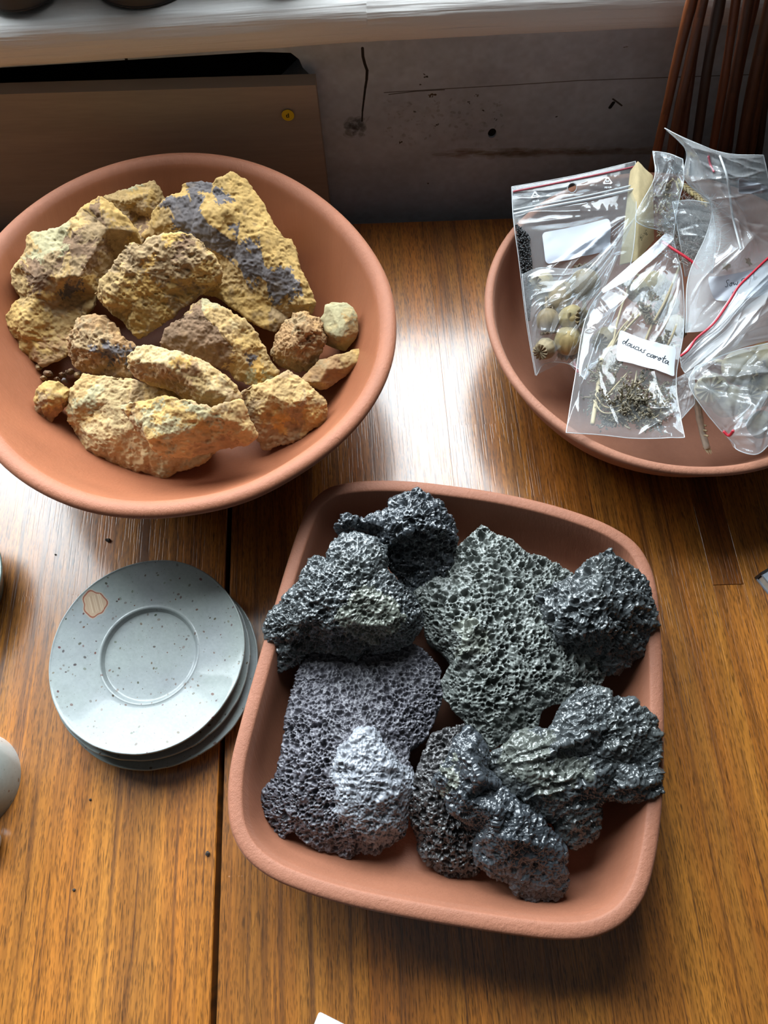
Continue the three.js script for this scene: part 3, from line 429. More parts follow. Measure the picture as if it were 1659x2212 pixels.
// A solid stone. out: its outline [x, y, height, tone?]; top: points on its upper face (ridges, corners); hb: height of its underside (cm).
function stone({ map, out, top, hb, tones, tone, L = .0012, soft = 2, grow, shade, seed, rise = 0, paint = [], rag = .0011, rest }) {
  const O = out.map((p) => [...map(p[0], p[1]), p[2] + rise, p[3]]), Tp = top.map((p) => [...map(p[0], p[1]), p[2] + rise, p[3]]), all = [...O, ...Tp], no = O.length;
  const J = rng(seed + 900), tri = delaunay(all.map((p) => [p[0] + (J() - .5) * .02, p[1] + (J() - .5) * .02])).filter((t) => inPoly((all[t[0]][0] + all[t[1]][0] + all[t[2]][0]) / 3, (all[t[0]][1] + all[t[1]][1] + all[t[2]][1]) / 3, O));
  const V = [], A = [], attr = (k) => tones[k ?? tone];
  for (const p of all) { const q = at(p[0], p[1], p[2]); V.push([q.x, q.y, q.z]); A.push([...attr(p[3]), 1]); }
  const up = (t) => { const [a, b, c] = t.map((i) => V[i]); return (b[2] - a[2]) * (c[0] - a[0]) - (b[0] - a[0]) * (c[2] - a[2]) > 0 ? t : [t[0], t[2], t[1]]; };
  let F = tri.map((t) => { const [a, b, c] = t.map((i) => all[i]); return (b[0] - a[0]) * (c[1] - a[1]) - (b[1] - a[1]) * (c[0] - a[0]) < 0 ? t : [t[0], t[2], t[1]]; });
  const E = new Map(); for (const t of F) for (let i = 0; i < 3; i++) { const a = t[i], b = t[(i + 1) % 3]; if (E.has(b + '_' + a)) E.delete(b + '_' + a); else E.set(a + '_' + b, [a, b]); }
  const nx = new Map(); for (const [a, b] of E.values()) nx.set(a, b);
  const loop = [...nx.keys()], cx = O.reduce((s, p) => s + p[0] / no, 0), cy = O.reduce((s, p) => s + p[1] / no, 0), C = at(cx, cy, hb + rise), ring = new Map();
  const ys = O.map((p) => p[1]), hy = (Math.max(...ys) - Math.min(...ys)) / 2;
  for (const i of loop) {
    const p = all[i], h = Math.max(p[2], hb + rise + .25), w = sstep(-.5, .6, (cy - p[1]) / hy), ids = [i];
    for (const [k, f] of [[.03, .62], [.10, .22], [.34, 0]]) {
      const y = lerp(hb + rise, h, f), a = at(lerp(p[0], cx, k), lerp(p[1], cy, k), y), q = V[i], b = [lerp(q[0], C.x, k), lerp(q[2], C.z, k)];
      ids.push(V.length); V.push([lerp(a.x, b[0], w), a.y, lerp(a.z, b[1], w)]); A.push([...attr(p[3]), 0]);
    }
    ring.set(i, ids);
  }
  const mid = V.length; V.push([C.x, C.y, C.z]); A.push([...attr(), 0]);
  for (const [a, b] of nx) { const p = ring.get(a), q = ring.get(b); for (let r = 0; r < 3; r++) F.push([p[r], p[r + 1], q[r]], [q[r], p[r + 1], q[r + 1]]); F.push([p[3], mid, q[3]]); }
  F = refine(V, A, F, .0036); for (let i = 0; i < soft; i++) { relax(V, F, 1, .5); relax(V, F, 1, -.52); }
  const floorY = TABLE + (hb + rise) / 100 + .004;
  F = refine(V, A, F, (p, q) => L * (p[1] + q[1] < floorY * 2 ? 3 : 1)); relax(V, F, 1, .25); relax(V, F, 1, -.26);
  const hm = O.reduce((t, p) => t + p[2] / no, 0), cen = at(cx, cy, hm), eye = [-cen.x, TABLE + EYE - cen.y, -cen.z];   // patches are laid on across the face that lies open
  const patches = paint.map((q) => ({ tone: tones[q.tone], poly: q.poly.map(([x, y]) => { const p = at(...map(x, y), hm); return [p.x, p.z]; }) }));
  if (patches.length) V.forEach((v, i) => { const t = (cen.y - v[1]) / eye[1], w = rag, q0 = rag > .002 ? 110 : 220, x = v[0] + eye[0] * t + w * fbm(v[0] * q0, v[1] * q0, v[2] * q0, 4), z = v[2] + eye[2] * t + w * fbm(v[0] * q0 + 9, v[1] * q0, v[2] * q0, 4); for (const q of patches) if (inPoly(x, z, q.poly)) { A[i] = [...q.tone, A[i][3]]; A[i].on = q.tone; } });
  const N = normals(V, F), P = new Float32Array(V.length * 3), Cc = new Float32Array(V.length * 3), o = [0, 0, 0];
  V.forEach((v, i) => { const d = grow(v, [N[i * 3], N[i * 3 + 1], N[i * 3 + 2]], A[i]); const m = d[0] ?? d; P[3 * i] = v[0] + N[3 * i] * m; P[3 * i + 1] = v[1] + N[3 * i + 1] * m; P[3 * i + 2] = v[2] + N[3 * i + 2] * m; if (rest && P[3 * i + 1] < TABLE + rest.top) { for (let k = 0; k < 9 && !rest.f(P[3 * i], P[3 * i + 2]); k++) { P[3 * i] = lerp(P[3 * i], cen.x, .025); P[3 * i + 2] = lerp(P[3 * i + 2], cen.z, .025); } P[3 * i + 1] = Math.max(P[3 * i + 1], TABLE + rest.f(P[3 * i], P[3 * i + 2]) - .0032); } shade(v, A[i], o); Cc[3 * i] = o[0]; Cc[3 * i + 1] = o[1]; Cc[3 * i + 2] = o[2]; });
  const I = new Uint32Array(F.length * 3); F.forEach((f, i) => { I[3 * i] = f[0]; I[3 * i + 1] = f[1]; I[3 * i + 2] = f[2]; });
  const g = new THREE.BufferGeometry(); g.setAttribute('position', new THREE.BufferAttribute(P, 3)); g.setAttribute('color', new THREE.BufferAttribute(Cc, 3)); g.setIndex(new THREE.BufferAttribute(I, 1)); g.computeVertexNormals();
  return g;
}
// ---- ochre rocks in the big round bowl
const OC = { y: [.405, .255, .084], t: [.375, .245, .100], b: [.18, .106, .058], g: [.34, .295, .165], d: [.120, .104, .104], r: [.31, .180, .080], p: [.41, .295, .145], o: [.47, .275, .075], k: [.30, .20, .10] };
const ochreMat = std({ vertexColors: true, roughness: .93 });
const M1 = (x, y) => [x / 1.929, 300 + y / 1.929];
let triangles = 0;
function ochre(name, label, seed, hb, tone, out, top, opt = {}) {
  const rot = seed * 1.7, ca = Math.cos(rot), sa = Math.sin(rot), rgh = opt.rough ?? 1;
  const grow = ([x, y, z], n, a) => {
    const s = (x * ca + z * sa) * 1 + y * .6, wob = .006 * fbm(x * 60, y * 60, z * 60 + seed, 3), lay = (s + wob) * 190, fl = Math.floor(lay), st = sstep(.0, .25, lay - fl) ;
    return rgh * (.0022 * fbm(x * 55 + seed, y * 55, z * 55, 3) + .00085 * (h3(fl, seed, 3) * st + h3(fl - 1, seed, 3) * (1 - st) - .5) + .0013 * ridged(x * 150, y * 150 + seed, z * 150, 3) + .00085 * fbm(x * 480, y * 480, z * 480 + seed, 3) - .0009 * sstep(.25, .6, fbm(x * 300, y * 300 + seed, z * 300, 2)) + .0003 * noise3(x * 1300, y * 1300, z * 1300));
  };
  const shade = ([x, y, z], a, o) => {
    const q = fbm(x * 70 + seed, y * 70, z * 70, 4), f = fbm(x * 330, y * 330 + seed, z * 330, 3), e = fbm(x * 34, y * 34, z * 34 + seed * 2, 3), or = sstep(.22, .5, fbm(x * 90, y * 90, z * 90 + 5 + seed, 3)), dk = sstep(.34, .58, fbm(x * 120 + 9, y * 120, z * 120 + seed, 3)), pale = sstep(.2, .5, e);
    for (let c = 0; c < 3; c++) { let v = a[c] * (1 + .30 * q + .22 * f); v = lerp(v, OC.o[c], or * .22 * (a[0] > .3 ? 1 : .3)); v = lerp(v, OC.b[c] * .6, dk * .5); v = lerp(v, OC.p[c], pale * .18 * (a[0] > .3 ? 1 : .2)); o[c] = Math.max(.012, v); }
  };
  const g = stone({ map: M1, out, top, hb, tones: OC, tone, seed, grow, shade, L: opt.L ?? .00116, soft: opt.soft ?? 1, rise: opt.rise ?? 0, paint: opt.paint, rest: { top: .107, f: INSIDE.ochre } });
  triangles += g.index.count / 3;
  return settle(g, ochreMat, name, label, 'rock');
}
ochre('ochre_rock', 'flat broken tan rock at the back, behind the leftmost big rock', 2, 7.2, 't',
  [[440, 300, 9.5], [430, 245, 10.5], [520, 208, 11, 'g'], [600, 186, 11.4], [640, 174, 11.5], [668, 196, 11.2], [686, 250, 10.4], [640, 330, 9.6, 'k'], [610, 400, 9.2], [590, 445, 9, 'k'], [500, 440, 9], [450, 380, 9]],
  [[520, 260, 11], [620, 230, 11.2, 'y'], [540, 300, 10.2, 'k'], [620, 300, 10.2, 'k'], [580, 320, 9.4, 'b']]);
ochre('ochre_rock', 'big leftmost rock with a pale green slab edge and a brown broken face', 3, 5.6, 'y',
  [[90, 500, 10, 't'], [118, 420, 11, 't'], [128, 400, 11.2, 'g'], [250, 372, 11.8, 'g'], [345, 292, 12.4], [418, 240, 13], [470, 265, 12.6], [520, 320, 12], [566, 375, 11], [588, 432, 10.2], [520, 450, 9.2, 'k'], [490, 520, 8.6, 'k'], [470, 560, 8.6, 'k'], [400, 640, 8, 't'], [390, 690, 7.6, 't'], [340, 740, 7.2, 't'], [290, 820, 6.6, 't'], [302, 880, 6.2, 't'], [240, 925, 5.9, 'r'], [178, 948, 5.9, 'r'], [120, 908, 6.0, 'y'], [42, 880, 6.6, 'y'], [30, 820, 7.2, 'y'], [8, 770, 7.8, 'y'], [46, 718, 8.6, 'y'], [82, 660, 9.2, 't'], [52, 600, 9.6, 't'], [44, 556, 10, 't']],
  [[85, 518, 11.2, 'b'], [145, 578, 10.8, 'b'], [190, 478, 11.4, 'g'], [278, 390, 11.9, 'g'], [282, 408, 11.6, 'b'], [205, 575, 10.6, 'b'], [222, 545, 10.9, 'k'], [300, 350, 12.3, 't'], [412, 292, 12.9, 'b'], [425, 290, 13, 'y'], [448, 372, 12.2, 'k'], [400, 455, 11.6, 'b'], [330, 575, 10.8, 'k'], [345, 580, 10.5, 'y'], [255, 575, 10.8, 't'], [320, 440, 11.8, 'b'], [555, 385, 11.2, 'y'], [470, 420, 10.2, 'k'], [400, 560, 9.4, 'k'], [230, 640, 9.4, 'k'], [300, 640, 8.4, 'd'], [340, 690, 7.6, 'k'], [150, 660, 9.6], [100, 780, 8.4], [220, 780, 7.6, 't'], [240, 700, 8.2, 'k'], [140, 860, 7], [250, 860, 6.6, 'r']], { L: .00128 });
ochre('ochre_rock', 'largest yellow rock at upper right, crossed by a dark purple-grey band', 5, 4.6, 'y',
  [[592, 395, 9.5], [612, 380, 10, 't'], [640, 292, 11.5], [712, 232, 12.4], [752, 222, 12.5], [760, 190, 12.6], [800, 176, 12.8], [888, 182, 12.9], [912, 165, 13], [960, 140, 13], [1018, 165, 12.6], [1050, 205, 12.1], [1088, 260, 11.6], [1140, 350, 10.9], [1180, 412, 10.3], [1212, 420, 10], [1232, 468, 9.6], [1242, 535, 9.1], [1286, 612, 8.4], [1316, 682, 7.6], [1296, 726, 6.6, 'k'], [1250, 722, 6.4, 'k'], [1200, 742, 6.2, 'k'], [1150, 805, 5.8, 'k'], [1082, 782, 6.2], [1000, 722, 6.8], [900, 655, 7.4], [820, 640, 8, 'k'], [760, 560, 8.6], [640, 440, 9.2]],
  [[700, 262, 12.3, 'd'], [735, 258, 12.4, 'd'], [745, 240, 12.6, 'y'], [790, 205, 12.6, 'd'], [850, 200, 12.7, 'd'], [885, 225, 12.5, 'd'], [860, 250, 12.5, 'y'], [790, 225, 12.6, 'd'], [770, 235, 12.6, 'y'], [815, 300, 12.0, 'd'], [840, 310, 12.2, 'y'], [880, 385, 11.3, 'd'], [900, 375, 11.5, 'y'], [985, 425, 10.7, 'd'], [1000, 415, 10.9, 'y'], [1095, 515, 9.8, 'd'], [1110, 505, 10, 'y'], [1230, 650, 8.2, 'd'], [1240, 640, 8.5, 'y'], [1200, 640, 8.1, 'd'], [1110, 590, 8.8, 'd'], [1090, 600, 8.4, 't'], [1000, 520, 9.6, 'd'], [985, 530, 9.2, 't'], [900, 450, 10.3, 'd'], [880, 465, 9.8, 't'], [800, 395, 11.0, 'd'], [740, 330, 11.8, 'd'], [720, 345, 11.4, 't'], [640, 370, 10.6, 't'], [690, 300, 11.8, 't'], [1000, 250, 12.2], [1080, 400, 10.9], [1000, 340, 11.6], [1180, 520, 9.6], [1270, 690, 7.9], [1200, 690, 7.1, 't'], [1050, 640, 7.8, 't'], [1160, 760, 6.4, 'k'], [950, 600, 8.2, 't'], [1130, 700, 6.9], [1240, 600, 9, 'd'], [940, 300, 12.3, 'y']], { L: .00128, paint: [{ tone: 'd', poly: [[704, 258], [726, 250], [760, 262], [790, 285], [830, 310], [868, 352], [905, 378], [960, 415], [1000, 440], [1040, 470], [1075, 500], [1110, 535], [1150, 570], [1200, 605], [1238, 640], [1226, 652], [1180, 632], [1130, 610], [1090, 580], [1050, 556], [1010, 520], [960, 492], [900, 460], [850, 440], [820, 405], [790, 395], [760, 360], [735, 320], [715, 290]] }, { tone: 'd', poly: [[786, 205], [800, 192], [840, 185], [892, 190], [896, 215], [880, 245], [855, 236], [830, 222], [800, 220]] }, { tone: 'd', poly: [[1235, 590], [1252, 600], [1275, 660], [1262, 668]] }] });
ochre('ochre_rock', 'chunky reddish-brown rock with a light top in the middle right of the pile', 6, 4.2, 't',
  [[664, 852, 8.8, 'b'], [690, 790, 9.4, 'b'], [760, 735, 10, 'b'], [800, 690, 10, 't'], [842, 662, 10, 'g'], [940, 712, 9.5, 't'], [1060, 790, 8.6, 't'], [1104, 868, 7.7, 't'], [1110, 890, 7.5], [1160, 982, 6.4, 'y'], [1136, 1010, 6, 'g'], [1080, 1035, 5.6, 'g'], [980, 1000, 6.2, 't'], [960, 965, 6.6], [880, 935, 7.4, 'b'], [760, 890, 8.2, 'b']],
  [[830, 716, 10.1, 'b'], [850, 720, 10.1, 't'], [890, 782, 9.5, 'b'], [905, 780, 9.5, 't'], [942, 842, 8.9, 'b'], [955, 840, 8.9, 't'], [1000, 900, 8, 't'], [760, 810, 9.5, 'b'], [840, 860, 8.9, 'b'], [1040, 950, 7, 't'], [1090, 960, 6.8, 'o'], [980, 780, 8.9, 'p'], [1050, 870, 8, 'y'], [1060, 900, 7.4, 'd']]);
ochre('ochre_rock', 'square tan rock lying at lower right, its corner towards the bowl wall', 8, 2.9, 't',
  [[1000, 1060, 6.6, 'k'], [1050, 1020, 7.2], [1140, 1005, 7.4], [1200, 968, 7.4, 'k'], [1255, 1000, 7.3], [1340, 1060, 6.9], [1366, 1092, 6.6], [1360, 1182, 5.2, 'y'], [1282, 1224, 4.4], [1240, 1262, 3.8, 'k'], [1150, 1276, 3.4, 'k'], [1098, 1291, 3.2, 'k'], [1070, 1235, 4.4, 'k'], [1020, 1130, 5.6, 'k']],
  [[1120, 1060, 7.4], [1200, 1100, 7], [1260, 1090, 7.2, 'k'], [1090, 1140, 6.2], [1180, 1150, 5.8, 'y'], [1300, 1150, 6.1, 'y'], [1350, 1110, 6.5], [1160, 1210, 4.6, 'o'], [1250, 1190, 4.9, 'k'], [1280, 1070, 7.3]]);
ochre('ochre_rock', 'wide flat pale slab at the bottom of the pile, front left', 9, 2.6, 'p',
  [[274, 1140, 6], [300, 1050, 6.8, 't'], [350, 982, 7.4, 't'], [440, 990, 7.5], [560, 1000, 7.4, 'k'], [740, 1060, 7, 't'], [900, 1150, 6], [950, 1230, 5], [902, 1298, 3.9, 't'], [862, 1348, 3.3, 't'], [742, 1390, 3, 't'], [700, 1410, 2.9, 't'], [656, 1412, 2.9, 'r'], [600, 1388, 3, 'r'], [500, 1368, 3.1, 't'], [440, 1352, 3.2, 't'], [352, 1322, 3.6, 't'], [322, 1240, 4.4, 'k'], [286, 1190, 5.2, 't']],
  [[345, 1090, 7, 'g'], [330, 1190, 5.4, 't'], [370, 1230, 5.6], [420, 1290, 4.9], [450, 1100, 6.8], [560, 1200, 6.3], [600, 1320, 4.7], [680, 1370, 3.9, 'g'], [520, 1330, 4.2], [850, 1330, 4.1, 'g'], [760, 1300, 5]]);
ochre('ochre_rock', 'wedge-shaped rock with a flat yellow-grey top resting on the pale slab', 10, 5.4, 't',
  [[499, 1110, 7.6, 'g'], [560, 1098, 8.2], [690, 1076, 9, 'y'], [770, 1085, 9.3], [880, 1120, 9.2, 'k'], [1000, 1085, 9], [1040, 1160, 8], [1072, 1236, 7], [1032, 1272, 6.3, 'r'], [900, 1302, 6, 'r'], [702, 1336, 5.8], [640, 1300, 6], [590, 1225, 6.6, 'k'], [540, 1165, 7.2, 'k']],
  [[620, 1250, 7.6, 'y'], [700, 1230, 8, 'g'], [820, 1190, 8.5, 'y'], [850, 1160, 8.9, 'g'], [960, 1170, 8.5, 't'], [1040, 1215, 7.5], [600, 1180, 8, 'g'], [700, 1140, 8.8, 'y'], [640, 1270, 7.1, 't'], [780, 1260, 7.2, 't'], [900, 1245, 7.2, 't'], [790, 1120, 9.2, 'g'], [530, 1120, 7.8, 'y']], { rise: .45 });
ochre('ochre_rock', 'dark brown porous rock at the left, between the big left rock and the pale slab', 12, 4.6, 'r',
  [[284, 812, 8.6], [312, 755, 9, 'k'], [345, 742, 9.2], [430, 742, 9.2], [470, 780, 9], [525, 832, 8.6], [566, 862, 8.2], [570, 960, 7, 'k'], [530, 992, 6.4, 'r'], [460, 992, 6.2, 'b'], [390, 972, 6.4], [322, 940, 6.8, 'r'], [292, 880, 7.6]],
  [[390, 890, 8.7, 'd'], [470, 895, 8.4, 'd'], [420, 830, 9.2, 'k'], [350, 800, 9.2, 'k'], [310, 860, 8.6, 'k'], [500, 880, 8.4, 'd'], [450, 950, 7.2, 'r'], [370, 930, 7.6, 'r'], [545, 890, 8, 'd'], [480, 840, 8.9]], { rough: 1.6 });
ochre('ochre_rock', 'small brown porous lump beside the small grey stone', 13, 4.6, 'r',
  [[1130, 880, 7, 'k'], [1150, 815, 7.6], [1175, 770, 8.2], [1215, 742, 8.6, 'k'], [1250, 716, 8.8], [1292, 742, 8.7], [1350, 770, 8.4, 'r'], [1356, 842, 7.6], [1322, 902, 6.8, 'k'], [1292, 966, 5.8], [1222, 955, 5.9, 'k'], [1152, 930, 6.3]],
  [[1240, 780, 9.2, 'k'], [1310, 800, 8.9, 'r'], [1220, 860, 8.6], [1290, 870, 8, 'r'], [1180, 850, 8.4], [1240, 920, 7.2, 'k']], { rough: 1.7, L: .001 });
ochre('grey_stone', 'small grey-green angular stone near the right bowl wall', 14, 5.6, 'g',
  [[1330, 752, 8.4], [1350, 725, 8.8], [1354, 690, 9.1], [1380, 680, 9.2], [1445, 684, 9.2], [1470, 702, 9], [1490, 742, 8.6, 't'], [1492, 802, 7.9, 't'], [1480, 834, 7.4, 't'], [1440, 882, 6.4, 't'], [1400, 876, 6.3, 'k'], [1350, 852, 6.6, 'k']],
  [[1352, 808, 8, 'k'], [1360, 800, 8.3], [1400, 822, 8.3], [1424, 825, 8.3], [1418, 790, 8.7], [1452, 768, 8.7], [1458, 745, 8.9, 't'], [1462, 725, 9], [1370, 700, 9.2], [1420, 850, 7.4, 't'], [1395, 838, 7.7, 'k']], { rough: .35, soft: 1, L: .001 });
ochre('flat_stone', 'thin flat orange-tan stone below the small grey stone', 15, 5.2, 'r',
  [[1248, 1014, 6.3], [1290, 962, 6.8], [1330, 922, 7.2, 'k'], [1400, 902, 7.4], [1440, 892, 7.5, 't'], [1470, 874, 7.6, 'y'], [1496, 872, 7.5, 'y'], [1516, 932, 6.7], [1442, 982, 6.2, 'r'], [1372, 1038, 5.7, 'r'], [1340, 1045, 5.6, 'r'], [1262, 1026, 5.9, 'r']],
  [[1330, 1012, 6.6, 't'], [1430, 955, 6.9, 't'], [1500, 925, 7.1, 'y'], [1360, 960, 7.2], [1440, 920, 7.3, 't'], [1265, 1012, 6.6]], { rough: .6, soft: 1 });
ochre('ochre_rock', 'small loose ochre lump at the left, against the bowl wall', 16, 5, 'y',
  [[144, 1082, 6.8], [156, 1050, 7.1], [178, 1024, 7.3], [240, 1010, 7.4], [300, 1040, 7], [292, 1080, 6.5], [262, 1120, 5.9, 'r'], [210, 1186, 5.2, 'r'], [180, 1170, 5.4, 'r'], [148, 1138, 5.9, 'k']],
  [[210, 1060, 7.6, 't'], [250, 1075, 7.2], [200, 1110, 6.9], [180, 1090, 7.1, 'k'], [230, 1130, 6.2, 'r']]);
ochre('ochre_rock', 'front diagonal elongated pale rock with a reddish side, on top of the pile', 17, 6.6, 'p',
  [[528, 912, 9.5, 't'], [545, 885, 9.9], [572, 868, 10.1], [640, 860, 10.3], [720, 888, 10.4], [800, 898, 10.4], [842, 916, 10.2], [900, 960, 9.8, 't'], [980, 1032, 9, 't'], [1000, 1080, 8.3, 'k'], [976, 1146, 7.4, 't'], [930, 1150, 7.2, 'k'], [830, 1112, 7.4, 't'], [740, 1062, 7.8, 'r'], [650, 1032, 8, 't'], [562, 990, 8.3, 'r'], [532, 950, 8.8, 'k']],
  [[590, 930, 10, 'p'], [700, 935, 10.5], [800, 940, 10.5, 'r'], [760, 990, 9.8, 'r'], [860, 985, 10, 't'], [900, 1040, 9.5], [940, 1075, 9, 'k'], [850, 1060, 9.2], [660, 990, 9.2, 'r'], [580, 955, 9.3, 'k'], [960, 1040, 9], [760, 915, 10.6, 'o']], { rise: .45 });
ochre('ochre_rock', 'blocky rough yellow rock in the centre, topmost of the pile', 18, 7.2, 'y',
  [[392, 642, 10.2, 't'], [452, 568, 11.2, 't'], [472, 540, 11.6, 'k'], [520, 440, 12.8, 'k'], [548, 432, 13], [600, 432, 13, 'k'], [640, 408, 13.2, 'k'], [690, 400, 13.3], [760, 393, 13.3], [800, 396, 13.2, 'k'], [850, 432, 12.7, 't'], [892, 490, 12, 't'], [922, 550, 11.2, 't'], [880, 602, 10.4], [840, 640, 9.9, 'k'], [760, 700, 9.2, 'k'], [700, 740, 8.6], [640, 800, 8, 'k'], [600, 832, 7.6], [572, 836, 7.5, 'y'], [520, 772, 8.2], [472, 735, 8.7, 't'], [432, 702, 9.2, 't']],
  [[560, 480, 12.7, 'k'], [640, 470, 12.9, 'k'], [720, 430, 13.1, 'o'], [800, 430, 12.9, 'b'], [850, 500, 12.2, 'k'], [700, 520, 12.2, 'k'], [600, 570, 11.7, 'o'], [480, 620, 11, 't'], [450, 690, 10, 'y'], [560, 690, 10, 'y'], [680, 640, 10.4], [800, 590, 10.9], [880, 550, 11.3], [540, 770, 8.7, 'y'], [650, 720, 9.2, 't'], [520, 560, 11.9, 't'], [740, 580, 11.3, 'k'], [780, 650, 9.9]], { rough: 1.3 });
[[160, 955, 16, 'k'], [200, 978, 15, 'b'], [258, 980, 14, 'b'], [292, 968, 17, 'b'], [180, 995, 11, 'k'], [235, 1000, 12, 'b'], [325, 985, 18, 'k'], [268, 1005, 9, 'd']].forEach(([x, y, r, tone], i) => {
  const out = Array.from({ length: 8 }, (_, k) => { const a = k / 8 * 6.283, q = r * (1 + .3 * (h3(k, i, 4) - .5)); return [x + Math.cos(a) * q, y + Math.sin(a) * q * .85, 5.25 - .4 * Math.sin(a)]; });
  ochre('ochre_crumb', ['brown crumb left of the other crumbs, below the leftmost big rock', 'dark crumb second from the left among the crumbs', 'dark crumb in the middle of the row of crumbs', 'dark crumb beside the porous dark brown rock', 'small tan crumb lowest at the left of the crumbs', 'small dark crumb low in the middle of the crumbs', 'largest tan crumb, rightmost beside the pale slab', 'tiny black crumb under the middle of the crumbs'][i], 30 + i, 4.6, tone, out, [[x, y - 2, 6.1]], { rough: .8, soft: 1, L: .0012 });
});
// ---- black lava rocks in the square dish
const LV = { b: [.060, .067, .070], g: [.140, .153, .142], n: [.042, .048, .055], v: [.088, .085, .100], w: [.20, .21, .235], o: [.150, .160, .135], k: [.045, .043, .044], h: [.098, .106, .094] };
const M3 = (x, y) => [480 + x / 1.6929, 1020 + y / 1.6929];
function lava(label, seed, hb, tone, out, top, opt) {
  const { pit = 1, cell = .0052, rope = 0, rd = [1, 0, 0], gloss = .4, L = .00077, lump = 1 } = opt;
  const grow = ([x, y, z], n, a) => {
    const smoothA = clamp((a[0] + a[1] + a[2]) / 3 > .2 ? 1 : 0), wx = x + .0011 * noise3(x * 260, y * 260, z * 260 + seed), wy = y + .0011 * noise3(x * 260, y * 260 + 40, z * 260 + seed), wz = z + .0011 * noise3(x * 260 + 80, y * 260, z * 260 + seed);
    const k = 1 / cell, keep = pit * (1 - .55 * smoothA) * (.75 + .5 * sstep(-.35, .25, fbm(x * 40, y * 40, z * 40 + seed, 2)));
    const p1 = pitsAt(wx * k, wy * k, wz * k, seed), p2 = pitsAt(wx * k * 1.75, wy * k * 1.75, wz * k * 1.75, seed + 77), p3 = pitsAt(wx * k * 2.7, wy * k * 2.7, wz * k * 2.7, seed + 140);
    let d = .0020 * lump * fbm(x * 60 + seed, y * 60, z * 60, 3) + .0014 * lump * ridged(x * 130, y * 130, z * 130 + seed, 2) + .0005 * ridged(x * 330, y * 330, z * 330 + seed, 2);
    d -= keep * Math.max(1.25 * cell * p1, .80 * cell * p2, .42 * cell * p3) * (1.0 + .0);
    if (rope) { const s = x * rd[0] + y * rd[1] + z * rd[2], t = x * -rd[2] + z * rd[0], w = .5 * fbm(x * 60, y * 60, z * 60 + seed, 3); d += rope * (.0019 * ridged(t * 36 + w, s * 210 + w * 2.6, y * 70 + seed, 3)); }
    return d + .00055 * ridged(x * 760, y * 760 + seed, z * 760, 2);
  };
  const shade = ([x, y, z], a, o) => { const q = fbm(x * 60 + seed, y * 60, z * 60, 4), f = fbm(x * 420, y * 420, z * 420 + seed, 2), gr = sstep(.1, .5, fbm(x * 45, y * 45 + 30, z * 45 + seed, 3)); for (let c = 0; c < 3; c++) { let v = a[c] * (1 + .45 * q + .3 * f); v = lerp(v, LV.o[c] * .7, gr * .18 * (tone === 'v' || tone === 'n' ? .2 : 1)); o[c] = Math.max(.01, v); } };
  const g = stone({ map: M3, out, top, hb, tones: LV, tone, seed, grow, shade, L, soft: 1, paint: opt.paint, rag: tone === 'v' ? .006 : .013, rest: { top: .060, f: INSIDE.lava } });
  triangles += g.index.count / 3;
  return settle(g, phys({ vertexColors: true, roughness: gloss - .07, ior: 1.6 }), 'lava_rock', label, 'rock');
}
lava('large purple-grey bubbly lava rock at lower left, with a pale smooth patch', 3, 1.6, 'v',
  [[262, 780, 4.4], [278, 715, 4.6], [305, 660, 4.6], [440, 640, 4.4], [560, 640, 4.6], [690, 630, 4.8], [762, 665, 4.8], [800, 720, 4.8], [806, 800, 4.6], [790, 872, 4.4], [760, 938, 4.3], [738, 980, 4.3], [690, 1010, 4.4], [680, 1060, 4.6], [708, 1128, 4.6], [696, 1192, 4.3], [688, 1222, 4.2], [682, 1290, 3.4], [668, 1335, 3.0], [604, 1372, 2.6], [560, 1396, 2.3], [510, 1390, 2.3], [465, 1416, 2.1], [420, 1396, 2.3], [342, 1380, 2.5], [292, 1342, 2.8], [268, 1312, 3], [242, 1310, 3.1], [222, 1342, 2.7], [188, 1328, 2.7], [144, 1270, 2.9], [139, 1230, 3.2], [150, 1172, 3.6], [200, 1100, 4.2], [214, 1050, 4.4], [224, 990, 4.6], [230, 922, 4.7], [238, 880, 4.7]],
  [[400, 760, 5], [600, 760, 5.1], [350, 900, 5.3], [520, 880, 5.4], [680, 860, 5.2], [300, 1050, 5.1], [290, 1180, 4.7], [400, 1030, 5.3], [250, 1240, 4.1], [330, 1290, 3.9], [460, 950, 5.6], [480, 965, 6.1], [540, 950, 6.2], [555, 1000, 6.3], [430, 1060, 6], [500, 1080, 6.3], [600, 1060, 6.2], [650, 1090, 5.7], [430, 1160, 5.8], [520, 1200, 6], [640, 1180, 5.6], [440, 1240, 5.3], [520, 1290, 5.2], [620, 1290, 4.7], [560, 1340, 4.2], [410, 1100, 5.2], [410, 1180, 5], [430, 1270, 4.6], [480, 1330, 4.2], [620, 1010, 5.2], [590, 960, 5.3], [400, 1340, 3.4]], { paint: [{ tone: 'w', poly: [[440, 990], [470, 960], [500, 940], [545, 950], [575, 985], [600, 1005], [650, 1062], [700, 1105], [712, 1130], [698, 1195], [688, 1225], [676, 1300], [640, 1350], [604, 1374], [560, 1390], [540, 1350], [500, 1310], [440, 1270], [410, 1220], [400, 1150], [415, 1090], [420, 1030]] }], cell: .0040, gloss: .50, L: .00081, lump: .8 });
